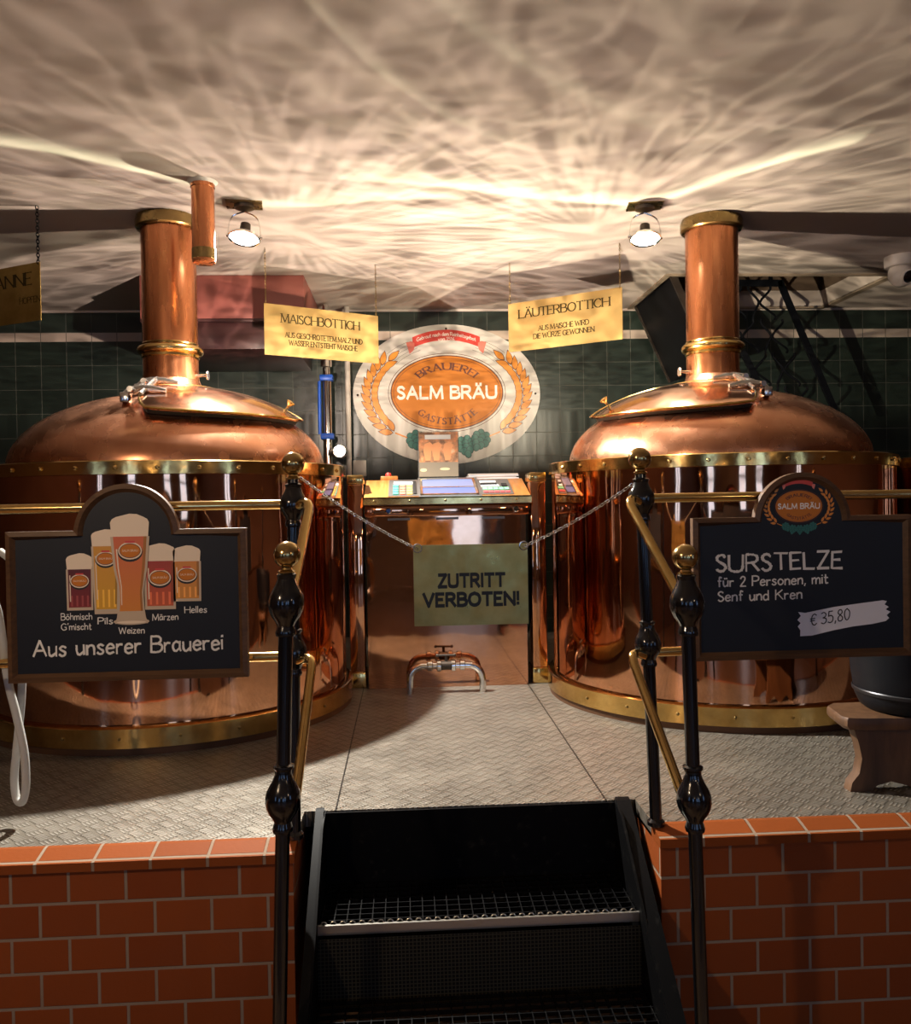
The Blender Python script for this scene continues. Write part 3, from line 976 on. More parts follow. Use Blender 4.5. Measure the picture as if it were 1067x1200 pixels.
    hg.tube([(.0, -.25, dome_z(.25)+.07), (.025, -.40, dome_z(.40)+.068), (.015, -.56, dome_z(.56)+.062)], [.010, .014, .010], 8, xf=mx)
    hg.tube([(-.035, -.27, dome_z(.27)+.058), (-.035, -.52, dome_z(.52)+.055)], .009, 8, xf=mx)
    hg.build('hinge', STEEL, t)
    return t


KX, KY = 1.384, 4.36
kettle(-KX, KY, 1, 'large copper brew kettle left of the control desk, behind the beer chalkboard', 'brew_kettle')
kettle(KX, KY, -1, 'large copper brew kettle right of the control desk, behind the priced chalkboard', 'brew_kettle')

# a further vat, only its edge shows past the right kettle
t = thing('copper_vat', 'edge of a further copper vat behind the right kettle', 'vat', (3.27, 4.72, 0))
L = (3.27, 4.72, 0)
MB().lathe([(.845, 0), (.845, 1.15)], 72, loc=L).build('body', COPPER, t)
MB().lathe([(.846, 1.140), (.857, 1.142), (.857, 1.196), (.846, 1.200), (.0001, 1.21)], 72, loc=L, cap=False).build('rim_band', BRASS_BAND, t)

# short copper pipe on the ceiling
t = thing('copper_ceiling_pipe', 'short copper pipe hanging from the ceiling beside the left chimney', 'pipe', (-1.098, 3.866, CEIL))
L = (-1.098, 3.866, 0)
MB().lathe([(.052, 2.425), (.054, 2.43), (.066, CEIL-.0005)], 40, loc=L, cap=False).build('ceiling_rose', ENAMEL, t)
MB().lathe([(.050, 2.138), (.050, 2.41), (.053, 2.412), (.053, 2.427)], 40, loc=L, cap=False).build('pipe', COPPER_PIPE, t)
MB().lathe([(.0505, 2.094), (.0525, 2.095), (.0525, 2.140), (.0505, 2.141)], 40, loc=L, cap=False).build('dark_band', BRASS_OLD, t)
MB().lathe([(.0001, 2.076), (.046, 2.078), (.0505, 2.084), (.0505, 2.096)], 40, loc=L, cap=False).build('end_cap', COPPER_PIPE, t)


# ------------------------------------------------------------------ ceiling spots
def ceiling_spot(cx, cy, s, label, target):
    t = thing('ceiling_spotlight', label, 'spotlight', (cx, cy, CEIL), 'white ceiling spotlights')
    rz = Matrix.Translation((cx, cy, CEIL)) @ Matrix.Rotation(s*radians(8), 4, 'Z')
    MB().box(-.085, -.06, -.006, .085, .06, -.0005, rz).build('mounting_plate', BRASS_OLD, t)
    MB().lathe([(.048, -.0065), (.046, -.022), (.030, -.028), (.012, -.034), (.0001, -.036)], 28, rz, cap=False).build('ceiling_cup', GUNMETAL, t)
    hub = Vector((cx, cy, CEIL-.135))
    d = (Vector(target)-hub).normalized()
    rot = Vector((0, 0, -1)).rotation_difference(d).to_matrix().to_4x4()
    X = Matrix.Translation(hub) @ rot
    # wire yoke from the cup to the ring pivots
    pv = [X @ Vector((-.078, 0, -.022)), X @ Vector((.078, 0, -.022))]
    tp = Vector((cx, cy, CEIL-.035))
    yk = MB()
    for p in pv:
        md = (p+tp)/2 + (p-tp).cross(Vector((0, 1, 0))).normalized()*(.028 if p.x > cx else -.028)
        md.z += .012
        yk.tube(catmull([tp, md, p], 8), .0032, 6)
    for p in pv:
        yk.sphere(p, .009, 10, 6)
    yk.build('yoke', CHROME, t)
    MB().lathe([(.020, .045), (.024, .043), (.026, .0), (.030, -.004)], 24, X, cap=True).build('lamp_socket', GUNMETAL, t)
    MB().lathe([(.028, -.002), (.045, -.010), (.066, -.020), (.074, -.024), (.076, -.034), (.070, -.036), (.066, -.030)], 36, X, cap=False).build('reflector', CHROME, t)
    MB().lathe([(.0001, -.038), (.030, -.0365), (.066, -.031)], 32, X, cap=False).build('lens', LENS, t)
    return X @ Vector((0, 0, -.065)), X


pl_, XA = ceiling_spot(-.968, 4.15, 1, 'ceiling spotlight over the left kettle, next to the short copper pipe', (-1.03, 3.95, 1.5))
pr_, XB = ceiling_spot(.975, 4.15, -1, 'ceiling spotlight over the right kettle, near the right-hand chimney', (.93, 3.95, 1.5))
spot('spotlight_beam', pl_, (-.30, 3.2, .0), P_SPOT, radians(130), .5, (1.0, .95, .86), .03)
spot('spotlight_beam', pr_, (1.45, 4.10, .0), P_SPOT*.35, radians(62), .6, (1.0, .92, .80), .03)


# ------------------------------------------------------------------ signs hanging from the ceiling
def chain_mb(mb, p, q, link=.016, r=.0014, sag=0.0, wid=.34):
    p, q = Vector(p), Vector(q)
    n_ = max(2, int((q-p).length/(link*.72)))
    pts = []
    for k in range(n_+1):
        f = k/n_
        c_ = p.lerp(q, f)
        c_.z -= sag*4*f*(1-f)
        pts.append(c_)
    for k in range(n_):
        a, b = pts[k], pts[k+1]
        d = (b-a).normalized()
        s = d.orthogonal().normalized()
        s = (Matrix.Rotation((k % 2)*pi/2, 3, d) @ s)
        c_ = (a+b)/2
        ring = [c_ + d*(cos(2*pi*j/8)*link*.5) + s*(sin(2*pi*j/8)*link*wid) for j in range(8)]
        mb.tube(ring, r, 5, closed=True)


def hanging_sign(A, B, z0, z1, name, label, lines, dark=False, chains=(True, True)):
    """brass plate from A to B (x, y), seen side towards the room"""
    A, B = Vector((*A, 0)), Vector((*B, 0))
    w = (B-A).length
    d = (B-A).normalized()
    ang = atan2(d.y, d.x)
    base = (A+B)/2
    t = thing(name, label, 'sign', (base.x, base.y, z1), 'brass signs hanging from the ceiling')
    X = Matrix.Translation((A.x, A.y, 0)) @ Matrix.Rotation(ang, 4, 'Z')
    MB().box(0, 0, z0, w, .003, z1, X).build('plate', BRASS_PLATE if dark else BRASS_SIGN, t)  # dark: shaded look put into the material by a different brass
    head, small = MB(), MB()
    for (txt, x, z, h, pen, al, mt_, wd) in lines:
        le = (head if h > .04 else small).use(mt_)
        sx = 1.0
        nat = text_width(txt, h, .14, .36)
        k = wd/nat if wd else 1.0
        tmp = MB().use(mt_)
        write(tmp, txt, 0, 0, h, pen, -.0008, 'l', .14, .36, serif=True, thin=.5 if h > .04 else .7)
        tmp.v = [Vector((v.x*k + x - (wd or nat)*(.5 if al == 'c' else 0), v.y, v.z+z)) for v in tmp.v]
        le.add(tmp.v, tmp.f, X)
    head.build('heading_lettering', None, t, smooth=None)
    small.build('small_lettering', None, t, smooth=None)
    for k, xx in enumerate((.012, w-.012)):
        if not chains[k]:
            continue
        p = X @ Vector((xx, .0015, z1-.008))
        ch = MB()
        chain_mb(ch, (p.x, p.y, CEIL-.002), p, .013 if not dark else .022, .0011 if not dark else .0022)
        ch.build('chain', BRASS_OLD if not dark else IRON, t)
    return t


hanging_sign((-.995, 4.84), (-.370, 5.19), 1.842, 2.130, 'hanging_brass_sign', 'hanging brass sign reading MAISCHBOTTICH, over the left half of the desk', [
    ('MAISCHBOTTICH', .345, 2.032, .048, .165, 'c', INK, .49),
    ('AUS GESCHROTETEM MALZ UND', .365, 1.950, .028, .21, 'c', INK_SOFT, .485),
    ('WASSER ENTSTEHT MAISCHE', .36, 1.907, .028, .21, 'c', INK_SOFT, .43)])
hanging_sign((.418, 5.16), (1.012, 4.75), 1.900, 2.192, 'hanging_brass_sign', 'hanging brass sign reading LÄUTERBOTTICH, over the right half of the desk', [
    ('LÄUTERBOTTICH', .36, 2.097, .049, .165, 'c', INK, .575),
    ('AUS MAISCHE WIRD', .36, 2.008, .028, .21, 'c', INK_SOFT, .32),
    ('DIE WÜRZE GEWONNEN', .36, 1.963, .028, .21, 'c', INK_SOFT, .385)])
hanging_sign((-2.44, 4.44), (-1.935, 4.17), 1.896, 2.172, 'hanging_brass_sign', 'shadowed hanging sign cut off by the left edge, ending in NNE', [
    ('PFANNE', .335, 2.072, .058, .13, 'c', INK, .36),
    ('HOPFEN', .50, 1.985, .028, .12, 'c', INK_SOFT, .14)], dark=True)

# ------------------------------------------------------------------ oval brewery sign on the tiles
OX, OZ, OY = .100, 1.804, WALL_Y-.0005
ORX, ORZ = .700, .522
t = thing('oval_brewery_sign', 'large white oval brewery sign with wheat ears on the green tiles', 'sign', (OX, OY, OZ-ORZ))
pl = MB()
pl.prism(arc(OX, OZ, ORX, 0, 2*pi, 95, ORZ)[:-1], OY-.016, OY)
pl.build('oval_plate', ENAMEL, t)
yy = OY-.0168
em = MB()


def ell(mb, mt_, rx, rz, y, cx=OX, cz=OZ, w=None):
    mb.use(mt_)
    if w is None:
        mb.flat(arc(cx, cz, rx, 0, 2*pi, 80, rz)[:-1], y)
    else:
        a, b = arc(cx, cz, rx, 0, 2*pi, 80, rz), arc(cx, cz, rx-w, 0, 2*pi, 80, rz-w)
        for q in range(80):
            mb.add([(a[q][0], y, a[q][1]), (a[q+1][0], y, a[q+1][1]), (b[q+1][0], y, b[q+1][1]), (b[q][0], y, b[q][1])], [(0, 1, 2, 3)])


def wide_text(mb, txt, x, z, h, y, width, pen=.25, sx=1.45):
    tmp = MB()
    write(tmp, txt, 0, 0, h, pen, 0, 'l', .34, .62, sx=sx, ext=.42)
    k = width/text_width(txt, h, .34, .62, sx)
    mb.add([Vector((x-width/2+v.x*k, y+v.y*min(1, h/.06), z+v.z)) for v in tmp.v], tmp.f)


def emblem(mb, cx, cz, k, y, dk=1.0, simple=False, inv=False, gap=.0006):
    """the oval emblem: k scales from the wall sign; y is its plane"""
    Z = cz + .012*k
    line = WHITE_PRINT if inv else BROWN_PRINT
    ell(mb, line, .440*k, .296*k, y, cx, Z, .004*k)
    ell(mb, BROWN_PRINT, .422*k, .280*k, y-gap, cx, Z)
    ell(mb, ORANGE_PRINT, .414*k, .272*k, y-2*gap, cx, Z)
    ell(mb, BROWN_PRINT, .400*k, .258*k, y-3*gap, cx, Z, .003*k)

    def bent(rx, rz, sgn):
        def P(a, b):
            th = a
            return (cx+(rx+b*sgn)*k*sin(th), y-3*gap, Z+sgn*(rz+b*sgn)*k*cos(th))
        return P
    mb.use(BROWN_PRINT)
    for txt, rx, rz, sgn, half, h in (('BRAUEREI', .262, .172, 1, .86, .050), ('GASTSTÄTTE', .290, .236, -1, .88, .046)):
        wd = text_width(txt, 1, .22, .4)
        def pl_(a, b, rx=rx, rz=rz, sgn=sgn, half=half, h=h, wd=wd):
            th = (a/wd*2-1)*half
            if sgn > 0:
                return (cx+(rx+b*h)*k*sin(th), y-3*gap, Z+(rz+b*h)*k*cos(th))
            return (cx+(rx-b*h)*k*sin(th), y-3*gap, Z-(rz-b*h)*k*cos(th))
        write(mb, txt, 0, 0, 1, .20, 0, 'l', .22, .4, serif=not simple, place=pl_, thin=.5)
    mb.use(WHITE_PRINT)
    wide_text(mb, 'SALM BRÄU', cx, Z-.040*k, .084*k, y-3*gap, .735*k)
    # ribbon
    mb.use(RED_PRINT)
    N = 24
    top = [(cx+k*.262*sin(th)*1.0, Z+k*(.115+.300*cos(th*.55))) for th in [(-1.0+2.0*q/N) for q in range(N+1)]]
    top = [(cx + k*.252*(2*q/N-1), Z + k*(.470-.055*(2*q/N-1)**2)) for q in range(N+1)]
    bot = [(a, b-k*.078) for a, b in top]
    for q in range(N):
        mb.add([(top[q][0], y-gap, top[q][1]), (top[q+1][0], y-gap, top[q+1][1]), (bot[q+1][0], y-gap, bot[q+1][1]), (bot[q][0], y-gap, bot[q][1])], [(0, 1, 2, 3)])
    mb.use(PINK_PRINT)
    for s in (-1, 1):
        a = (cx+s*k*.252, Z+k*.392)
        mb.flat([(cx+s*k*.238, Z+k*.372), (cx+s*k*.238, Z+k*.340), (cx+s*k*.245, Z+k*.318), (cx+s*k*.275, Z+k*.290), (cx+s*k*.300, Z+k*.375), (cx+s*k*.262, Z+k*.385)], y-2*gap)
    if not simple:
        mb.use(WHITE_PRINT)
        for txt, dz, wdk in (('Gebraut nach dem Reinheitsgebot', .425, .44), ('von 1516', .389, .12)):
            wd = text_width(txt, 1, .16, .36)
            def pr(a, b, wd=wd, wdk=wdk, dz=dz):
                f = (a/wd*2-1)*wdk/2
                return (cx+k*f, y-2*gap, Z+k*(dz+.026*b-.87*f*f))
            write(mb, txt, 0, 0, 1, .14, 0, 'l', .16, .36, place=pr)
        mb.use(GREY_PRINT)
        for s in (-1, 1):
            for q in range(5):
                rr = 1.0+q*.062
                a0_, a1_ = radians(38+q*1.0), radians(66-q*1.2)
                pts = [(cx+s*k*.478*rr*cos(a0_+(a1_-a0_)*j/10), Z+k*.348*rr*sin(a0_+(a1_-a0_)*j/10)) for j in range(11)]
                for p, q2 in zip(pts, pts[1:]):
                    mb.add([(p[0], y, p[1]+.0015*k), (q2[0], y, q2[1]+.0015*k), (q2[0], y, q2[1]-.0015*k), (p[0], y, p[1]-.0015*k)], [(0, 1, 2, 3)])
    # wheat ears
    for s in (-1, 1):
        NP = 13 if not simple else 9
        for q in range(NP):
            f = q/(NP-1)
            th = radians(-46+84*f)
            px, pz = cx+s*k*.565*cos(th)*1.0, Z-.012*k+k*.395*sin(th)*1.0
            tx_, tz_ = -s*sin(th)*.56, cos(th)*.395
            L = sqrt(tx_*tx_+tz_*tz_)
            tx_, tz_ = tx_/L, tz_/L
            for side in ((-1, 1) if q < NP-1 else (0,)):
                ca, sa = cos(side*.50), sin(side*.50)
                gx_, gz_ = tx_*ca-tz_*sa, tx_*sa+tz_*ca
                l_, w_ = .118*k, .025*k
                ox, oz = px+gx_*.012*k, pz+gz_*.012*k
                for mt_, gr, yo in ((BROWN_PRINT, 1.0, 0), (WHEAT, .86, gap)):
                    pts = []
                    for j in range(12):
                        u_ = j/6 if j <= 6 else (12-j)/6
                        a_, b_ = u_*l_, (1 if j <= 6 else -1)*w_*sin(pi*u_**.8)
                        a_ = l_/2+(a_-l_/2)*gr
                        b_ *= gr
                        pts.append((ox+gx_*a_-gz_*b_, oz+gz_*a_+gx_*b_))
                    mb.use(mt_).flat(pts, y-gap*(1+.2*q)-yo*.9)
        # stalk towards the hops
        th = radians(-46)
        p0 = (cx+s*k*.565*cos(th), Z-.012*k+k*.395*sin(th))
        p1 = (cx+s*k*.27, Z-k*.345)
        mb.use(WHEAT).flat([(p0[0], p0[1]+.006*k), (p0[0], p0[1]-.006*k), (p1[0], p1[1]-.005*k), (p1[0], p1[1]+.005*k)], y-gap)
    # hop cones
    for hx, hz, hr, tl in ((-.235, -.355, .085, .5), (.245, -.355, .085, -.5), (.135, -.398, .082, .25), (-.115, -.398, .082, -.25), (.01, -.405, .075, 0)):
        for row in range(5):
            nn = (2, 3, 3, 2, 1)[row]
            for c_ in range(nn):
                bx, bz = (c_-(nn-1)/2)*.046, .052-row*.028
                X_, Z_ = bx*cos(tl)-bz*sin(tl), bx*sin(tl)+bz*cos(tl)
                for mt_, gr, yo in ((DARKGREEN_PRINT, 1.0, 0), (GREEN_PRINT, .84, gap*.5)):
                    pts = []
                    for j in range(10):
                        u_ = 2*pi*j/10
                        a_, b_ = cos(u_)*.027*gr, sin(u_)*.034*gr*(1.1 if sin(u_) < 0 else .8)
                        pts.append((cx+k*(hx+X_+a_*cos(tl)-b_*sin(tl)), Z+k*(hz+Z_+a_*sin(tl)+b_*cos(tl))))
                    mb.use(mt_).flat(pts, y-gap*(1+.7*row)-yo)


emblem(em, OX, OZ, 1.0, yy)
em.build('printed_emblem', None, t, smooth=None)
for dx, dz in ((0, .49), (-.665, 0), (.665, 0)):
    MB().sphere((OX+dx, yy, OZ+dz), .009, 10, 6).build('screw', GUNMETAL, t)

# ------------------------------------------------------------------ duct, pipes, hatch parts on the wall side
t = thing('extractor_duct', 'maroon sheet-metal duct box under the ceiling behind the left chimney', 'duct', (-1.3, 5.4, CEIL))
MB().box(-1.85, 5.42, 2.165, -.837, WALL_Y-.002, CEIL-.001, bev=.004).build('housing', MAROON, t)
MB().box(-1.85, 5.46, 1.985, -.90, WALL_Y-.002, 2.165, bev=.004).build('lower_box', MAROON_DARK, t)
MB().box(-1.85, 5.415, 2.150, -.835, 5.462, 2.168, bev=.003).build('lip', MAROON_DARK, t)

t = thing('inlet_pipe', 'steel pipe with two blue clamps rising between left kettle and oval sign', 'pipe', (-.785, 6.2, 0))
px, py = -.776, 6.2
MB().lathe([(.033, 0.0), (.033, 1.90)], 20, loc=(px, py, 0)).build('tube', CHROME, t)
MB().lathe([(.026, 1.90), (.026, 1.98), (.040, 1.985), (.040, 2.03), (.022, 2.035), (.022, CEIL-.001)], 20, loc=(px, py, 0)).build('coupling', CHROME, t)
for z in (1.905, 1.485):
    MB().box(px-.047, py-.047, z-.022, px+.047, py+.047, z+.022, bev=.008).build('blue_clamp', BLUE, t)
MB().lathe([(.0001, -.045), (.042, -.045), (.05, -.03), (.05, .03), (.042, .045), (.0001, .045)], 24, Matrix.Translation((px+.09, py-.05, 1.372)) @ Matrix.Rotation(pi/2, 4, 'X')).tube([(px, py, 1.36), (px+.09, py-.05, 1.372)], .028).build('valve', CHROME, t)
MB().tube([(px-.05, py-.03, 1.88), (px-.052, py-.03, 1.50)], .012).build('cable', BLUE, t)
t = thing('white_pipe', 'thin pale pipe on the tiles beside the oval sign', 'pipe', (-.632, 6.3, 0))
MB().tube([(-.632, 6.3, 0.0), (-.632, 6.3, CEIL-.001)], .020, 14).build('tube', WHITE_PLASTIC, t)
for z in (2.2, .9):
    MB().box(-.655, 6.3, z-.012, -.609, WALL_Y-.001, z+.012).build('bracket', WHITE_PLASTIC, t)
tag(MB().box(-.61, WALL_Y-.035, 1.20, -.51, WALL_Y-.001, 1.32, bev=.006).build('junction_box', WHITE_PLASTIC), 'small pale wall box right of the thin pale pipe', 'box')

t = thing('ceiling_hatch_door', 'black hatch door hanging open beside the right chimney', 'door', (HX0, 5.9, CEIL))
Xd = Matrix.Translation((HX0+.02, 0, CEIL-.004)) @ Matrix.Rotation(radians(66), 4, 'Y')
MB().box(0, 5.46, -.0, .62, 6.30, .022, Xd, bev=.004).build('panel', IRON, t)
ed = MB()
ed.box(0, 5.44, -.012, .62, 5.465, .03, Xd)
ed.box(0, 6.295, -.012, .62, 6.32, .03, Xd)
ed.box(.28, 5.46, .020, .30, 6.30, .034, Xd)
ed.build('edge_strip', GUNMETAL, t)

t = thing('loft_ladder', 'black iron loft ladder with wavy lattice, right of the right chimney', 'ladder', (2.35, 5.85, CEIL))
yl = 5.85


def flatbar(mb, p, q, w, th=.012):
    p, q = Vector((p[0], p[1])), Vector((q[0], q[1]))
    d = (q-p).normalized()
    nn = Vector((-d.y, d.x))*w/2
    mb.prism([(p.x+nn.x, p.y+nn.y), (p.x-nn.x, p.y-nn.y), (q.x-nn.x, q.y-nn.y), (q.x+nn.x, q.y+nn.y)], yl-th, yl+th)


fbar = MB()
flatbar(fbar, (1.75, 2.492), (2.43, 2.492), .045)
fbar.build('top_bar', IRON, t)
for x in (1.85, 2.35):
    MB().box(x-.012, yl-.010, 2.49, x+.012, yl+.010, CEIL+.399).build('hanger', IRON, t)
for a, b in (((2.415, 2.505), (2.80, 1.60)), ((1.98, 2.36), (2.42, 1.45))):
    q_ = MB()
    flatbar(q_, a, b, .042)
    q_.build('rail', IRON, t)
lat = MB()
for c0 in (2.06, 2.27):
    for row in range(4):
        for s in (-1, 1):
            zt = 2.475-row*.235
            xo = c0+row*.085
            pts = [(xo+s*.075, yl, zt), (xo+s*.075, yl, zt-.03), (xo+s*.012, yl, zt-.10), (xo+s*.012, yl, zt-.135), (xo+s*.075+.03, yl, zt-.205), (xo+s*.075+.03, yl, zt-.235)]
            lat.tube(catmull(pts, 4), .0085, 6)
lat.build('lattice', IRON, t)

t = thing('dome_camera', 'small white dome security camera under the ceiling at the right edge', 'camera', (2.80, 5.02, CEIL))
L = (2.80, 5.02, 0)
MB().lathe([(.098, CEIL-.001), (.098, 2.385), (.092, 2.375), (.06, 2.372)], 32, loc=L, cap=False).build('mount', WHITE_PLASTIC, t)
MB().sphere((2.80, 5.02, 2.335), .078, 28, 16).build('housing', WHITE_PLASTIC, t)
dv = Vector((.05, -.86, -.42)).normalized()
X = Matrix.Translation(Vector((2.80, 5.02, 2.335))+dv*.063) @ Vector((0, 0, 1)).rotation_difference(dv).to_matrix().to_4x4()
MB().lathe([(.047, .0), (.047, .017), (.040, .020), (.036, .012)], 24, X, cap=False).build('lens_ring', WHITE_PLASTIC, t)
MB().lathe([(.037, .012), (.028, .022), (.0001, .027)], 24, X, cap=False).build('lens', BLACK_PAINT, t)

# ------------------------------------------------------------------ control desk
t = thing('control_desk', 'copper-fronted control desk with keypads between the two kettles', 'desk', (0, 4.7, 0))
CF = 4.60
b = MB()
b.box(-.437, CF, .0, .425, 5.11, .925)
b.build('body', COPPER, t)
MB().box(-.442, CF-.022, .925, .442, CF+.05, .985, bev=.008).build('upper_rail', COPPER, t)
MB().prism([(CF-.045, .988), (CF-.045, 1.022), (CF-.028, 1.026), (4.93, 1.130), (5.12, 1.130), (5.12, .985), (CF, .985)], -.445, .452, 'yz').build('sloping_top', DESK_WOOD, t)
ed = MB()
ed.box(-.447, CF-.052, .990, .453, CF-.040, 1.028)
ed.box(-.447, CF-.052, 1.022, .453, CF-.025, 1.030)
eo = ed.build('brass_edge', BRASS, t)
for k in range(5):
    x = -.39+k*.19
    MB().sphere((x, CF-.052, 1.009), .007, 10, 6).build('screw', BRASS_OLD, eo)
for x, mt_, lab in ((-.315, BLUE, 'blue'), (.372, BLACK, 'black')):
    X = Matrix.Translation((x, CF-.022, .957)) @ Matrix.Rotation(pi/2, 4, 'X')
    bt = MB().lathe([(.0145, 0), (.0175, .002), (.0175, .008), (.013, .011), (.011, .008)], 24, X, cap=False).build('button_ring', CHROME, t)
    MB().lathe([(.011, .006), (.009, .012), (.0001, .013)], 20, X, cap=False).build('push_button', mt_, bt)
# frame of the sloping top: local u across, v up the slope
sl = atan2(1.130-1.026, 4.93-(CF-.028))
XS = Matrix.Translation((0, CF-.028, 1.0262)) @ Matrix.Rotation(sl, 4, 'X')
pn = MB().box(-.315, .02, 0, -.150, .36, .004, XS).build('left_keypad', GREY_METAL, t)
mk = MB()
cols = [srgb(70, 150, 130), srgb(200, 110, 90), srgb(220, 180, 90)]
for q in range(3):
    kc = mat('key_colour_%d' % q, cols[q], .4)
    for r_ in range(4):
        mk.use(kc).box(-.290+q*.038, .04+r_*.052, .004, -.262+q*.038, .078+r_*.052, .010, XS)
mk.use(PAPER).box(-.288, .262, .004, -.182, .30, .008, XS)
mk.use(BLACK).box(-.180, .05, .004, -.163, .31, .010, XS)
mk.build('keys', None, pn)
pn = MB().box(-.150, .0, 0, .190, .40, .003, XS).build('display_panel', GREY_METAL, t)
fr_ = MB()
for a in ((-.142, .02, .172, .035), (-.142, .155, .172, .175), (-.142, .335, .172, .350), (-.142, .02, -.128, .35), (.158, .02, .172, .35)):
    fr_.box(a[0], a[1], .003, a[2], a[3], .012, XS)
fr_.build('display_frame', CHROME, pn)
MB().box(-.128, .035, .003, .158, .155, .006, XS).build('lower_display', LCD, pn)
MB().box(-.128, .175, .003, .158, .335, .006, XS).build('upper_display', LCD2, pn)
pn = MB().box(.192, .03, 0, .365, .35, .004, XS).build('right_keypad', GREY_METAL, t)
mk = MB()
kc, kd = mat('key_green', srgb(120, 190, 150), .4), mat('key_red', srgb(190, 80, 84), .4)
for q in range(5):
    mk.use(kc).box(.205+q*.030, .11, .004, .228+q*.030, .155, .009, XS)
    mk.use(kd).box(.205+q*.030, .055, .004, .228+q*.030, .085, .009, XS)
mk.use(PAPER).box(.20, .18, .004, .30, .21, .008, XS).box(.20, .27, .004, .29, .30, .008, XS)
mk.use(BLACK).box(.315, .18, .004, .345, .235, .010, XS).box(.20, .225, .004, .29, .245, .010, XS)
mk.build('keys', None, pn)
kick = MB()
for x in (-.26, .0, .25):
    kick.box(x-.06, CF-.014, .905, x+.06, CF, .917)
kick.build('grip_strip', GREY_METAL, t)

# pilasters flanking the desk
for s, x0, x1, lab in ((-1, -.535, -.452, 'left'), (1, .457, .540, 'right')):
    t = thing('copper_pilaster', 'narrow copper pillar with brass cap on the %s of the control desk' % lab, 'pillar', ((x0+x1)/2, 4.70, 0), 'copper pillars beside the desk')
    MB().box(x0, 4.625, .085, x1, 4.80, 1.105, bev=.010).build('shaft', COPPER, t)
    MB().box(x0-.003, 4.62, .0, x1+.003, 4.804, .088, bev=.010).build('brass_foot', BRASS, t)
    MB().box(x0-.003, 4.62, 1.103, x1+.003, 4.804, 1.153, bev=.007).build('brass_cap', BRASS, t)

# bent pipe at the foot of the desk
t = thing('bent_pipe', 'bent chrome pipe with screw couplings at the foot of the control desk', 'pipe', (-.02, 4.47, 0))
pp = [(-.215, 4.46, .0), (-.215, 4.46, .07), (-.200, 4.46, .115), (-.165, 4.46, .138), (-.12, 4.46, .143), (.07, 4.46, .143), (.115, 4.46, .138), (.15, 4.46, .115), (.165, 4.46, .07), (.165, 4.46, .0)]
MB().tube(catmull(pp, 6), .018, 16).build('pipe', CHROME, t)
for xa, xb, r_ in ((-.125, -.095, .027), (-.075, -.050, .031), (.000, .025, .031), (.045, .075, .027)):
    MB().lathe([(r_*.8, xa), (r_, xa+.004), (r_, xb-.004), (r_*.8, xb)], 20, Matrix.Translation((0, 4.46, .143)) @ Matrix.Rotation(pi/2, 4, 'Y')).build('coupling', CHROME, t)
vb = MB().lathe([(.024, -.05), (.024, .0)], 20, Matrix.Translation((0, 4.46, .143)) @ Matrix.Rotation(pi/2, 4, 'Y'))
vb.tube([(-.025, 4.46, .16), (-.025, 4.46, .195)], .008)
vb.tube([(-.07, 4.46, .196), (.02, 4.46, .196)], .006)
for x in (-.07, .02):
    vb.sphere((x, 4.46, .196), .009, 10, 6)
vb.build('valve_handle', GUNMETAL, t)

# things on the desk
t = thing('acrylic_stand', 'clear upright card holder with a photo of glasses, on the control desk', 'card holder', (-.025, 4.99, 1.13))
zb = 1.1325
MB().box(-.146, 4.985, zb, .094, 4.993, 1.415).build('sheet', ACRYLIC, t)
MB().box(-.146, 4.945, zb, .094, 5.04, zb+.006).build('foot', ACRYLIC, t)
ph = MB()
PHOTO = mat('warm_photo', srgb(150, 116, 84), .5)
n, i = nodes_of(PHOTO)
f = n.noise(n.new('ShaderNodeTexCoord').outputs['Object'], 18, 4, .6)
n.put(i['Base Color'], n.ramp(f, [(.36, srgb(96, 70, 52)), (.50, srgb(176, 130, 96)), (.62, srgb(226, 150, 100)), (.74, srgb(238, 214, 170))]))
ph.use(PHOTO).box(-.140, 4.9805, zb+.10, .088, 4.9845, 1.408)
PG = mat('photo_border', srgb(150, 136, 116), .5)
ph.use(PG).box(-.140, 4.9805, zb+.016, .088, 4.9845, zb+.10)
ph.use(WHITE_PRINT).box(-.105, 4.9797, 1.366, .045, 4.9805, 1.392)
GL = mat('photo_glow', srgb(240, 166, 112), .5)
for x in (-.085, -.035, .03):
    ph.use(GL).flat([(x-.018, zb+.11), (x+.012, zb+.11), (x+.018, zb+.165), (x+.030, zb+.20), (x+.010, zb+.218), (x-.022, zb+.208), (x-.030, zb+.17)], 4.9799)
ph.use(mat('photo_pale', srgb(240, 220, 170), .5)).flat(arc(-.115, zb+.055, .02, 0, 2*pi, 12, .010)[:-1], 4.9799).flat(arc(.01, zb+.06, .03, 0, 2*pi, 12, .008)[:-1], 4.9799)
ph.build('photo_card', None, t)
random.seed(3)
for k in range(4):
    a = random.uniform(-.05, .05)
    x0 = .185 + k*.012
    o = MB().box(-.145, -.07, 0, .145, .07, .0075).build('brochure', (PAPER, mat('grey_paper', srgb(180, 170, 165), .6), PAPER, WHITE_PLASTIC)[k])
    o.location = (.29+(.006, -.01, .004, .0)[k], 5.03, 1.1305+.0078*k)
    o.rotation_euler = (sl*.0, 0, a)
    tag(o, ('lowest brochure of the pile', 'second brochure from the bottom of the pile', 'second brochure from the top of the pile', 'topmost brochure of the pile')[k] + ' on the right of the control desk', 'brochure', 'brochures on the desk')
t = thing('alarm_button_box', 'small box with a red button on the left of the control desk', 'button', (-.320, 4.99, 1.14))
MB().box(-.365, 4.96, 1.1302, -.265, 5.03, 1.155, bev=.004).build('box', DESK_WOOD, t)
MB().lathe([(.017, 0), (.017, .012), (.012, .02), (.0001, .021)], 16, loc=(-.320, 4.99, 1.155)).build('red_button', RUBBER_RED, t)


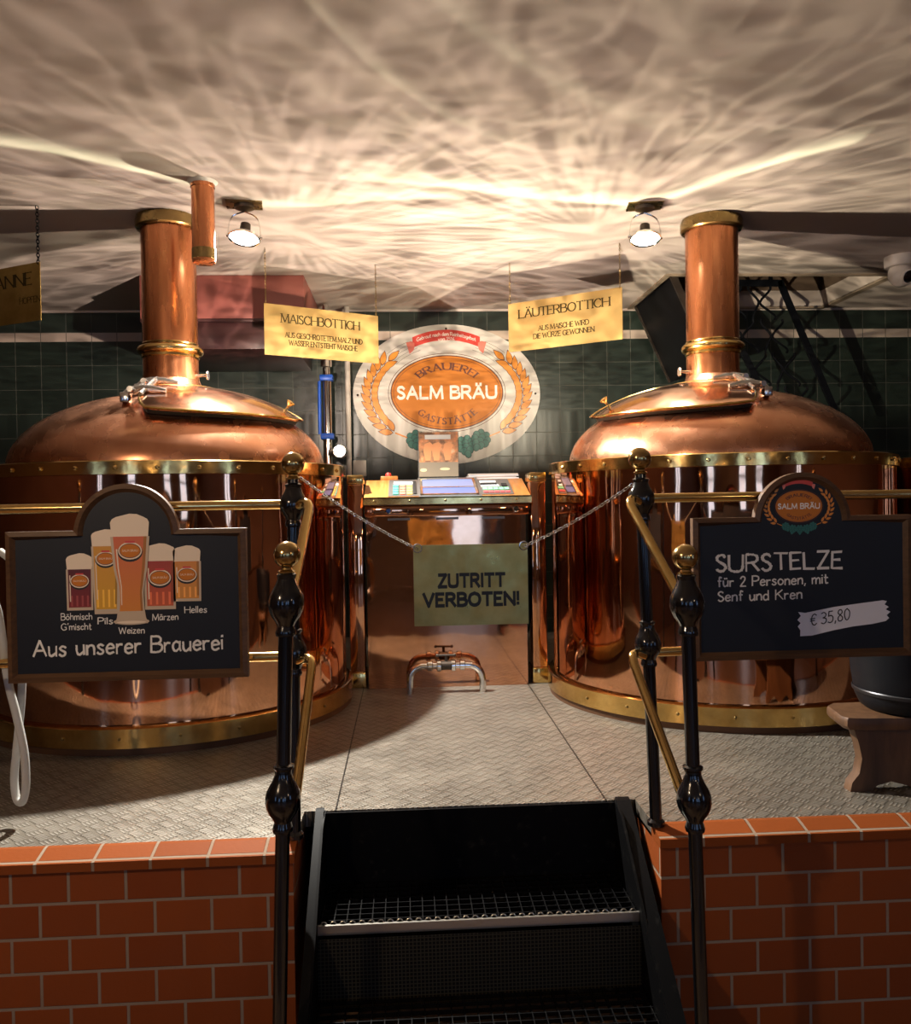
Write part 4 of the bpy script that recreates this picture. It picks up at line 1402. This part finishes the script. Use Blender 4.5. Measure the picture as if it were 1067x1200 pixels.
# ------------------------------------------------------------------ stair railings
def shear(mb, base, topx, z0, z1, cy):
    for v in mb.v:
        v.x += (topx-base)*(v.z-z0)/(z1-z0)
    return mb


def post(parent, xb, xt, y, zb, zball, zk1, zk2, bk=1.0, rp=.0185):
    """round black newel with two bulbous knots and a brass ball"""
    H = zball
    prof = [(rp+.008, zb), (rp+.008, zb+.012), (rp, zb+.02)]

    def knot(zc, k):
        return [(rp, zc-.085*k), (rp+.006*k, zc-.083*k), (rp+.008*k, zc-.075*k), (rp+.006*k, zc-.068*k), (rp+.003, zc-.058*k), (rp+.009*k, zc-.046*k), (rp+.018*k, zc-.034*k), (rp+.0245*k, zc-.019*k), (rp+.027*k, zc-.006*k),
                (rp+.027*k, zc+.006*k), (rp+.0245*k, zc+.019*k), (rp+.018*k, zc+.033*k), (rp+.010*k, zc+.047*k), (rp+.003, zc+.066*k), (rp+.003, zc+.076*k), (rp+.008*k, zc+.082*k), (rp+.008*k, zc+.088*k), (rp, zc+.092*k)]
    prof += knot(zk2, bk)
    kt = knot(zk1, bk)
    prof += kt[:-4] + [(rp+.004, zk1+.062*bk), (rp+.007, zk1+.074*bk), (rp-.001, zk1+.080*bk), (rp-.002, H-.045)]
    p = shear(MB().lathe(prof, 28, loc=(xb, y, 0)), xb, xt, 0, H, y).build('post', BLACK_PAINT, parent)
    bl = MB().lathe([(.020, -.047), (.022, -.042), (.015, -.038), (.013, -.033)], 24, loc=(xb, y, H), cap=False)
    bl.sphere((xb, y, H), .0345, 28, 16)
    shear(bl, xb, xt, 0, H, y).build('brass_ball', BRASS_BALL, p)
    return p


t = thing('stair_railing', 'black railing with brass rails and balls left of the steps', 'railing', (-.56, 2.6, 0), 'railings beside the steps')
post(t, -.571, -.555, 2.575, .0, 1.122, 1.000, .555, .80)
post(t, -.556, -.526, 2.20, GROUND, .872, .748, .245)
for z, nm in ((1.000, 'top_rail'), (.545, 'lower_rail')):
    MB().tube([(-2.35, 2.585, z), (-.59, 2.580, z)], .0145, 16).build(nm, BRASS, t)
for (za, zb) in ((1.004, .762), (.545, .235)):
    pts = [(-.548, 2.555, za-.010), (-.522, 2.535, za), (-.507, 2.515, za-.004), (-.503, 2.495, za-.025), (-.508, 2.40, za+(zb-za)*.38), (-.520, 2.225, zb)]
    pts = catmull(pts[:4], 6)[:-1] + [Vector(q) for q in (pts[3], pts[5])]
    MB().tube(pts, .0140, 14).build('sloping_rail', BRASS, t)
post(t, -2.37, -2.36, 2.585, .0, 1.122, 1.000, .555, .80)

t = thing('stair_railing', 'black railing with brass rails and balls right of the steps', 'railing', (.52, 2.6, 0), 'railings beside the steps')
post(t, .528, .492, 2.565, .0, 1.122, 1.000, .555, .80)
post(t, .528, .509, 2.20, GROUND, .845, .722, .205)
for z, nm in ((1.001, 'top_rail'), (.530, 'lower_rail')):
    MB().tube([(.52, 2.570, z), (2.34, 2.605, z)], .0145, 16).build(nm, BRASS, t)
for (za, zb) in ((.998, .735), (.534, .205)):
    pts = [(.492, 2.545, za-.010), (.462, 2.528, za), (.448, 2.51, za-.004), (.446, 2.49, za-.025), (.502, 2.225, zb)]
    pts = catmull(pts[:4], 6)[:-1] + [Vector(q) for q in (pts[3], pts[4])]
    MB().tube(pts, .0140, 14).build('sloping_rail', BRASS, t)
post(t, 2.36, 2.35, 2.61, .0, 1.122, 1.0, .53, .80)

# ------------------------------------------------------------------ no entry sign on its chain
t = thing('no_entry_sign', 'brass plate reading ZUTRITT VERBOTEN! chained across the steps', 'sign', (-.025, 2.60, .62))
sx0, sx1, sz0, sz1, sy = -.201, .149, .622, .869, 2.60
MB().box(sx0, sy, sz0, sx1, sy+.003, sz1).build('plate', BRASS_PLATE, t)
le = MB()
wide_text(le, 'ZUTRITT', -.024, .741, .036, sy-.0008, .200, .30, 1.3)
wide_text(le, 'VERBOTEN!', -.026, .683, .036, sy-.0008, .290, .30, 1.3)
le.build('lettering', BLACK_INK, t, smooth=None)
for p, q in (((-.535, 2.575, 1.080), (-.188, sy-.004, .858)), ((.470, 2.565, 1.045), (.137, sy-.004, .860))):
    ch = MB()
    chain_mb(ch, p, q, .014, .0014, .012)
    q_ = Vector(q)
    ch.tube([q_+Vector((.013*cos(a), 0, .013*sin(a)+.002)) for a in [2*pi*j/14 for j in range(14)]], .0019, 6, closed=True)
    ch.build('chain', STEEL, t)

# ------------------------------------------------------------------ chalkboards
def board_outline(cx, w, z0, zs, ra, zc, inset=0.0):
    """rectangle with a round arch on top"""
    hw = w/2-inset
    r_ = ra-inset
    a = math.asin(min(1, (zs-inset-zc)/r_)) if zs-inset > zc else 0.0
    pts = [(cx-hw, z0+inset), (cx+hw, z0+inset), (cx+hw, zs-inset)]
    pts += [(cx+r_*cos(a+(pi-2*a)*q/28), zc+r_*sin(a+(pi-2*a)*q/28)) for q in range(29)]
    pts += [(cx-hw, zs-inset)]
    return pts


def chalkboard(cx, y, label, z0, zs, ra, zc, w):
    t = thing('chalkboard', label, 'chalkboard', (cx, y, z0), 'chalkboards on the railing')
    O = board_outline(cx, w, z0, zs, ra, zc)
    Iq = board_outline(cx, w, z0, zs, ra, zc, .014)
    I2 = board_outline(cx, w, z0, zs, ra, zc, .026)
    N = len(O)
    fr = MB()
    rings = [[(a, y+.024, b) for a, b in O], [(a, y, b) for a, b in O], [(a, y-.006, b) for a, b in Iq], [(a, y+.010, b) for a, b in I2]]
    vs = [p for r_ in rings for p in r_]
    fs = []
    for q in range(3):
        for j in range(N):
            fs.append((q*N+j, q*N+(j+1) % N, (q+1)*N+(j+1) % N, (q+1)*N+j))
    fr.add(vs, fs)
    fr.build('frame', FRAME_WOOD, t, smooth=25)
    MB().prism(board_outline(cx, w, z0, zs, ra, zc, .022), y+.008, y+.022).build('slate', SLATE, t)
    return t, y+.0072


LB, RB = -1.030, .983
tb, ys = chalkboard(LB, 2.520, 'chalkboard with five beer glasses hanging on the left railing', .498, .934, .150, .918, .682)
bx = lambda px: -1.394+.002428*px
bz = lambda py: 2.4432-.00243*py
random.seed(11)
le = MB()
write(le, 'Aus unserer Brauerei', bx(38), bz(768)-.004, .0455, .13, ys, 'l', .17, .50, rough=.16, sx=1.02)
kf = (bx(260)-bx(38))/text_width('Aus unserer Brauerei', .0455, .17, .50, 1.02)
le.v = [Vector((bx(38)+(v.x-bx(38))*kf, v.y, v.z+.006*(v.x-bx(38))/.5)) for v in le.v]
for txt, xa, xb, zb_, h in (('Böhmisch', 71, 107, 727, .0185), ("G'mischt", 71, 106, 739, .0185), ('Pils', 114, 131, 733, .0185), ('Weizen', 138, 168, 745, .0185), ('Märzen', 178, 208, 730, .0185), ('Helles', 216, 242, 722, .0185)):
    tmp = MB()
    write(tmp, txt, 0, 0, h, .13, ys, 'l', .18, .4, rough=.14)
    k = (bx(xb)-bx(xa))/text_width(txt, h, .18, .4)
    le.add([Vector((bx(xa)+v.x*k, v.y, bz(zb_)+v.z)) for v in tmp.v], tmp.f)
le.build('chalk_lettering', CHALK, tb, smooth=None)


def beer_mat(name, top, bottom, z0, z1):
    mt_ = mat(name, top, .35)
    n, i = nodes_of(mt_)
    P = n.xyz(n.new('ShaderNodeTexCoord').outputs['Object'])
    f = n.m('DIVIDE', n.m('SUBTRACT', P[2], z0), z1-z0, clamp=True)
    n.put(i['Base Color'], n.ramp(f, [(0.0, bottom), (1.0, top)]))
    return mt_


def glass(x0, x1, yt, yb, yf, top, bottom, shape, ylab, nm):
    """printed beer glass: px bounds from the board's own layout"""
    X0, X1, ZT, ZB, ZF = bx(x0), bx(x1), bz(yt), bz(yb), bz(yf)
    c_, hw = (X0+X1)/2, (X1-X0)/2
    zs = [ZB+(ZF-ZB)*q/14 for q in range(15)]

    def half(f):
        if shape == 'weizen':
            return hw*(.80-.16*sin(min(f/.62, 1)*pi)*.9+ (.22*max(0, (f-.45)/.55)) if f > .06 else .86)
        if shape == 'pils':
            return hw*(.80+.16*f)
        return hw*(.93+.03*f)
    prof = [(half((z-ZB)/(ZF-ZB)), z) for z in zs]
    mb = MB()
    y0 = ys-.0002-.0012*(0 if shape == 'mug' else 1 if shape == 'pils' else 2)
    mb.use(GLASS_PRINT).flat([(c_-r_*1.03-.001, z) for r_, z in prof] + [(c_+r_*1.03+.001, z) for r_, z in prof[::-1]], y0)
    bm_ = beer_mat(nm+'_beer', top, bottom, ZB, ZF)
    i0 = 1 if shape != 'weizen' else 2
    mb.use(bm_).flat([(c_-r_*.90, z) for r_, z in prof[i0:]] + [(c_+r_*.90, z) for r_, z in prof[i0:][::-1]], y0-.0003)
    rt_ = prof[-1][0]
    fo = [(c_-rt_*.98, ZF), (c_+rt_*.98, ZF), (c_+rt_*1.04, ZF+(ZT-ZF)*.62)]
    for q in range(9):
        a = pi*q/8
        fo.append((c_+rt_*1.02*cos(a), ZF+(ZT-ZF)*(.66+.30*sin(a)+(.05 if q in (3, 4) else 0))))
    fo.append((c_-rt_*1.04, ZF+(ZT-ZF)*.62))
    mb.use(FOAM).flat(fo, y0-.0004)
    if shape != 'weizen':
        mb.use(bm_)
        st = mat(nm+'_facet', tuple(min(1, v*1.5+.03) for v in bottom), .4)
        for q in (-.6, -.2, .2, .6):
            mb.use(st).flat([(c_+hw*q-hw*.07, ZB+(ZF-ZB)*.10), (c_+hw*q+hw*.07, ZB+(ZF-ZB)*.10), (c_+hw*q+hw*.07, ZB+(ZF-ZB)*.36), (c_+hw*q-hw*.07, ZB+(ZF-ZB)*.36)], y0-.0004)
    else:
        mb.use(GLASS_PRINT).flat(arc(c_, ZB+.006, hw*.98, 0, 2*pi, 24, .010)[:-1], y0-.0005)
        mb.use(FOAM).flat(arc(c_, ZB+.004, hw*.80, 0, 2*pi, 24, .004)[:-1], y0-.0006)
    # light caught on the printed glass edges
    mb.use(FOAM).flat([(c_-prof[q][0]*.80, prof[q][1]) for q in (3, 6, 9, 12)] + [(c_-prof[q][0]*.72, prof[q][1]) for q in (12, 9, 6, 3)], y0-.00045)
    dk = mat(nm+'_edge', tuple(v*.55 for v in bottom), .4)
    mb.use(dk).flat([(c_+prof[q][0]*.90, prof[q][1]) for q in (2, 5, 8, 11, 14)] + [(c_+prof[q][0]*.74, prof[q][1]) for q in (14, 11, 8, 5, 2)], y0-.00045)
    # the oval badge
    zl = bz(ylab)
    rx = hw*.72 if shape != 'weizen' else hw*.66
    mb.use(BLACK_INK).flat(arc(c_, zl-rx*.10, rx*1.04, 0, 2*pi, 24, rx*.84)[:-1], y0-.0005)
    mb.use(FOAM).flat(arc(c_, zl, rx*.98, 0, 2*pi, 24, rx*.74)[:-1], y0-.0006)
    mb.use(BROWN_PRINT).flat(arc(c_, zl, rx*.88, 0, 2*pi, 24, rx*.62)[:-1], y0-.0007)
    mb.use(ORANGE_PRINT).flat(arc(c_, zl, rx*.82, 0, 2*pi, 24, rx*.56)[:-1], y0-.0008)
    mb.use(RED_PRINT).flat([(c_-rx*.4, zl+rx*.66), (c_+rx*.4, zl+rx*.66), (c_+rx*.4, zl+rx*.84), (c_-rx*.4, zl+rx*.84)], y0-.0007)
    mb.use(FOAM)
    block_text(mb, 'SALM BRÄU', c_, zl-rx*.08, rx*.2, y0-.0009, width=rx*1.3)
    o = mb.build('beer_glass_print', None, tb, smooth=None)
    o['label'] = nm


glass(78, 109, 648, 716, 667, srgb(84, 22, 20), srgb(128, 40, 34), 'mug', 681, 'printed dark red beer mug')
glass(203, 236, 641, 708, 660, srgb(206, 132, 50), srgb(212, 142, 50), 'mug', 676, 'printed golden beer mug, rightmost')
glass(169, 206, 638, 717, 659, srgb(160, 56, 34), srgb(196, 92, 44), 'mug', 679, 'printed reddish beer mug')
glass(108, 141, 620, 721, 640, srgb(206, 146, 44), srgb(214, 160, 34), 'pils', 655, 'printed pale yellow beer glass')
glass(132, 175, 602, 733, 629, srgb(206, 100, 56), srgb(214, 138, 44), 'weizen', 646, 'printed tall wheat beer glass')

tb2, ys = chalkboard(RB, 2.529, 'chalkboard offering SURSTELZE for € 35,80 hanging on the right railing', .505, .938, .150, .922, .682)
le = MB()
for txt, xa, xb, zb_, h, pen, ro in (('SURSTELZE', .716, 1.108, .774, .050, .135, .22), ('für 2 Personen, mit', .720, 1.062, .728, .029, .14, .12), ('Senf und Kren', .720, .980, .684, .029, .14, .12)):
    tmp = MB()
    write(tmp, txt, 0, 0, h, pen, ys, 'l', .18, .5, rough=ro)
    k = (xb-xa)/text_width(txt, h, .18, .5)
    le.add([Vector((xa+v.x*k, v.y, zb_+v.z + .004*v.x/.3)) for v in tmp.v], tmp.f)
le.build('chalk_lettering', CHALK, tb2, smooth=None)
tp = MB()
edge = [(.966, .640)]
random.seed(5)
L_ = [(.968, .646), (.976, .634), (.965, .622), (.975, .612), (.966, .602), (.974, .590), (.973, .572)]
T_ = [(.99, .643), (1.08, .659), (1.16, .668), (1.235, .676)]
R_ = [(1.247, .673), (1.240, .663), (1.253, .655), (1.243, .648), (1.258, .640), (1.246, .630), (1.254, .621), (1.243, .612)]
B_ = [(1.20, .604), (1.14, .598), (1.08, .588), (1.01, .573)]
tp.flat(L_[::-1] + T_ + R_ + B_, ys-.0005)
tp.build('white_price_tape', PAPER, tb2, smooth=None)
le = MB()
write(le, '€ 35,80', 1.005, .603, .034, .095, ys-.0012, 'l', .16, .25, sx=1.0, slope=.14)
le.build('price_lettering', BLACK_INK, tb2, smooth=None)
em = MB()
DIM = {}
emblem(em, .974, .967, .175, ys-.0002, simple=True, gap=.0001)
em.build('printed_emblem', None, tb2, smooth=None)

# ------------------------------------------------------------------ steel steps
t = thing('metal_steps', 'black steel steps with grating treads up to the platform', 'steps', (-.02, 2.5, GROUND))
SX0, SX1 = -.502, .455
TR = [(2.49, -.228), (2.19, -.430)]
MB().box(SX0, SY-.012, -.30, SX1, SY-.004, -.004).build('riser', BLACK_STEEL, t)
MB().box(SX0, 2.47, -.46, SX1, 2.476, -.262).build('riser', PERF, t)
for s, xo, xi in ((-1, -.529, SX0), (1, .500, SX1)):
    # channel section: web along the inner side plus an outward flange that follows the slope
    a0, a1 = min(xo, xi), max(xo, xi)
    MB().prism([(SY-.004, .004), (SY-.10, -.02), (2.30, -.342), (2.02, -.56), (2.02, GROUND), (2.25, GROUND), (SY-.004, -.30)], xi-.004, xi+.004, 'yz').prism(
        [(SY-.004, .012), (SY-.030, .008), (2.30, -.332), (2.02, -.550), (2.02, -.562), (2.30, -.344), (SY-.034, -.004), (SY-.004, .0)], a0, a1, 'yz').build('stringer', BLACK_STEEL, t)
for k, (yf, z) in enumerate(TR):
    g = MB()
    yb_ = yf+.27
    for q in range(26):
        x = SX0+.012+q*(SX1-SX0-.024)/25
        g.box(x-.0014, yf+.012, z-.022, x+.0014, yb_, z)
    for q in range(8):
        y = yf+.03+q*.033
        g.box(SX0+.006, y-.0014, z-.012, SX1-.006, y+.0014, z-.0006)
    tr = g.build('grating_tread', BLACK_STEEL, t)
    ns = MB()
    ns.box(SX0+.004, yf, z-.030, SX1-.004, yf+.010, z-.002)
    for q in range(34):
        x = SX0+.02+q*(SX1-SX0-.04)/33
        ns.tube([(x+.008*cos(a), yf+.012, z-.003+.007*sin(a)) for a in [pi*j/6 for j in range(7)]], .0022, 5)
    ns.build('nosing', mat('worn_nosing', (.42, .40, .36), .32, .9) if k == 0 else BLACK_STEEL, tr)

# ------------------------------------------------------------------ stool and bucket
t = thing('rustic_stool', 'low rustic wooden stool under the dark bucket at the right', 'stool', (1.53, 2.93, 0))
sw = MB()
ol = [(1.236, 2.80), (1.245, 2.775), (1.30, 2.762), (1.46, 2.748), (1.62, 2.752), (1.79, 2.77), (1.82, 2.80), (1.815, 2.96), (1.78, 2.985), (1.5, 2.99), (1.30, 2.985), (1.262, 2.95)]
N = len(ol)
vs = []
for sc_, z in ((.97, .212), (1.0, .224), (1.0, .243), (.985, .252)):
    vs += [(1.53+(a-1.53)*sc_, 2.87+(b_-2.87)*sc_, z) for a, b_ in ol]
fs = [list(range(N))[::-1], [3*N+j for j in range(N)]]
for q in range(3):
    fs += [(q*N+j, q*N+(j+1) % N, (q+1)*N+(j+1) % N, (q+1)*N+j) for j in range(N)]
sw.add(vs, fs)
sw.build('seat', STOOL_WOOD, t)
lp = [(1.272, .213), (1.290, .16), (1.300, .11), (1.290, .06), (1.265, .030), (1.258, .0), (1.330, .0), (1.352, .018), (1.40, .030), (1.46, .014), (1.49, .0), (1.57, .0), (1.60, .014), (1.66, .030), (1.71, .018), (1.73, .0), (1.80, .0), (1.795, .030), (1.77, .06), (1.76, .11), (1.77, .16), (1.788, .213)]
MB().prism(lp, 2.785, 2.83).build('leg_panel', STOOL_WOOD, t)
MB().prism([(1.53+(a-1.53)*.55, b_) for a, b_ in lp], 2.93, 2.965).build('leg_panel', STOOL_WOOD, t)
MB().box(1.47, 2.82, .10, 1.60, 2.94, .135, bev=.004).build('stretcher', STOOL_WOOD, t)
t = thing('dark_bucket', 'dark round bucket standing on the rustic stool at the right edge', 'bucket', (1.56, 2.885, .252))
L = (1.56, 2.885, .2522)
MB().lathe([(.0001, .0), (.175, .0), (.190, .012), (.205, .045), (.216, .12), (.224, .22), (.230, .27), (.224, .27), (.215, .2), (.19, .04), (.0001, .03)], 48, loc=L, cap=False).build('pot', BUCKET, t)
MB().lathe([(.2085, .058), (.213, .060), (.214, .070), (.2115, .074)], 48, loc=L, cap=False).build('hoop', mat('hoop', (.03, .03, .034), .35, .6), t)

# ------------------------------------------------------------------ hose
hp = [(-1.62, 2.80, .80), (-1.545, 2.765, .78), (-1.500, 2.75, .66), (-1.478, 2.75, .47), (-1.455, 2.75, .36), (-1.433, 2.75, .24), (-1.430, 2.752, .14), (-1.440, 2.757, .085), (-1.456, 2.765, .072), (-1.472, 2.775, .09), (-1.480, 2.785, .15), (-1.470, 2.79, .26), (-1.455, 2.795, .42), (-1.452, 2.80, .62), (-1.47, 2.82, .80), (-1.56, 2.9, .86)]
tag(MB().tube(catmull(hp, 8), .0125, 14).build('hose', HOSE), 'milky plastic hose hanging in a loop at the left edge', 'hose')
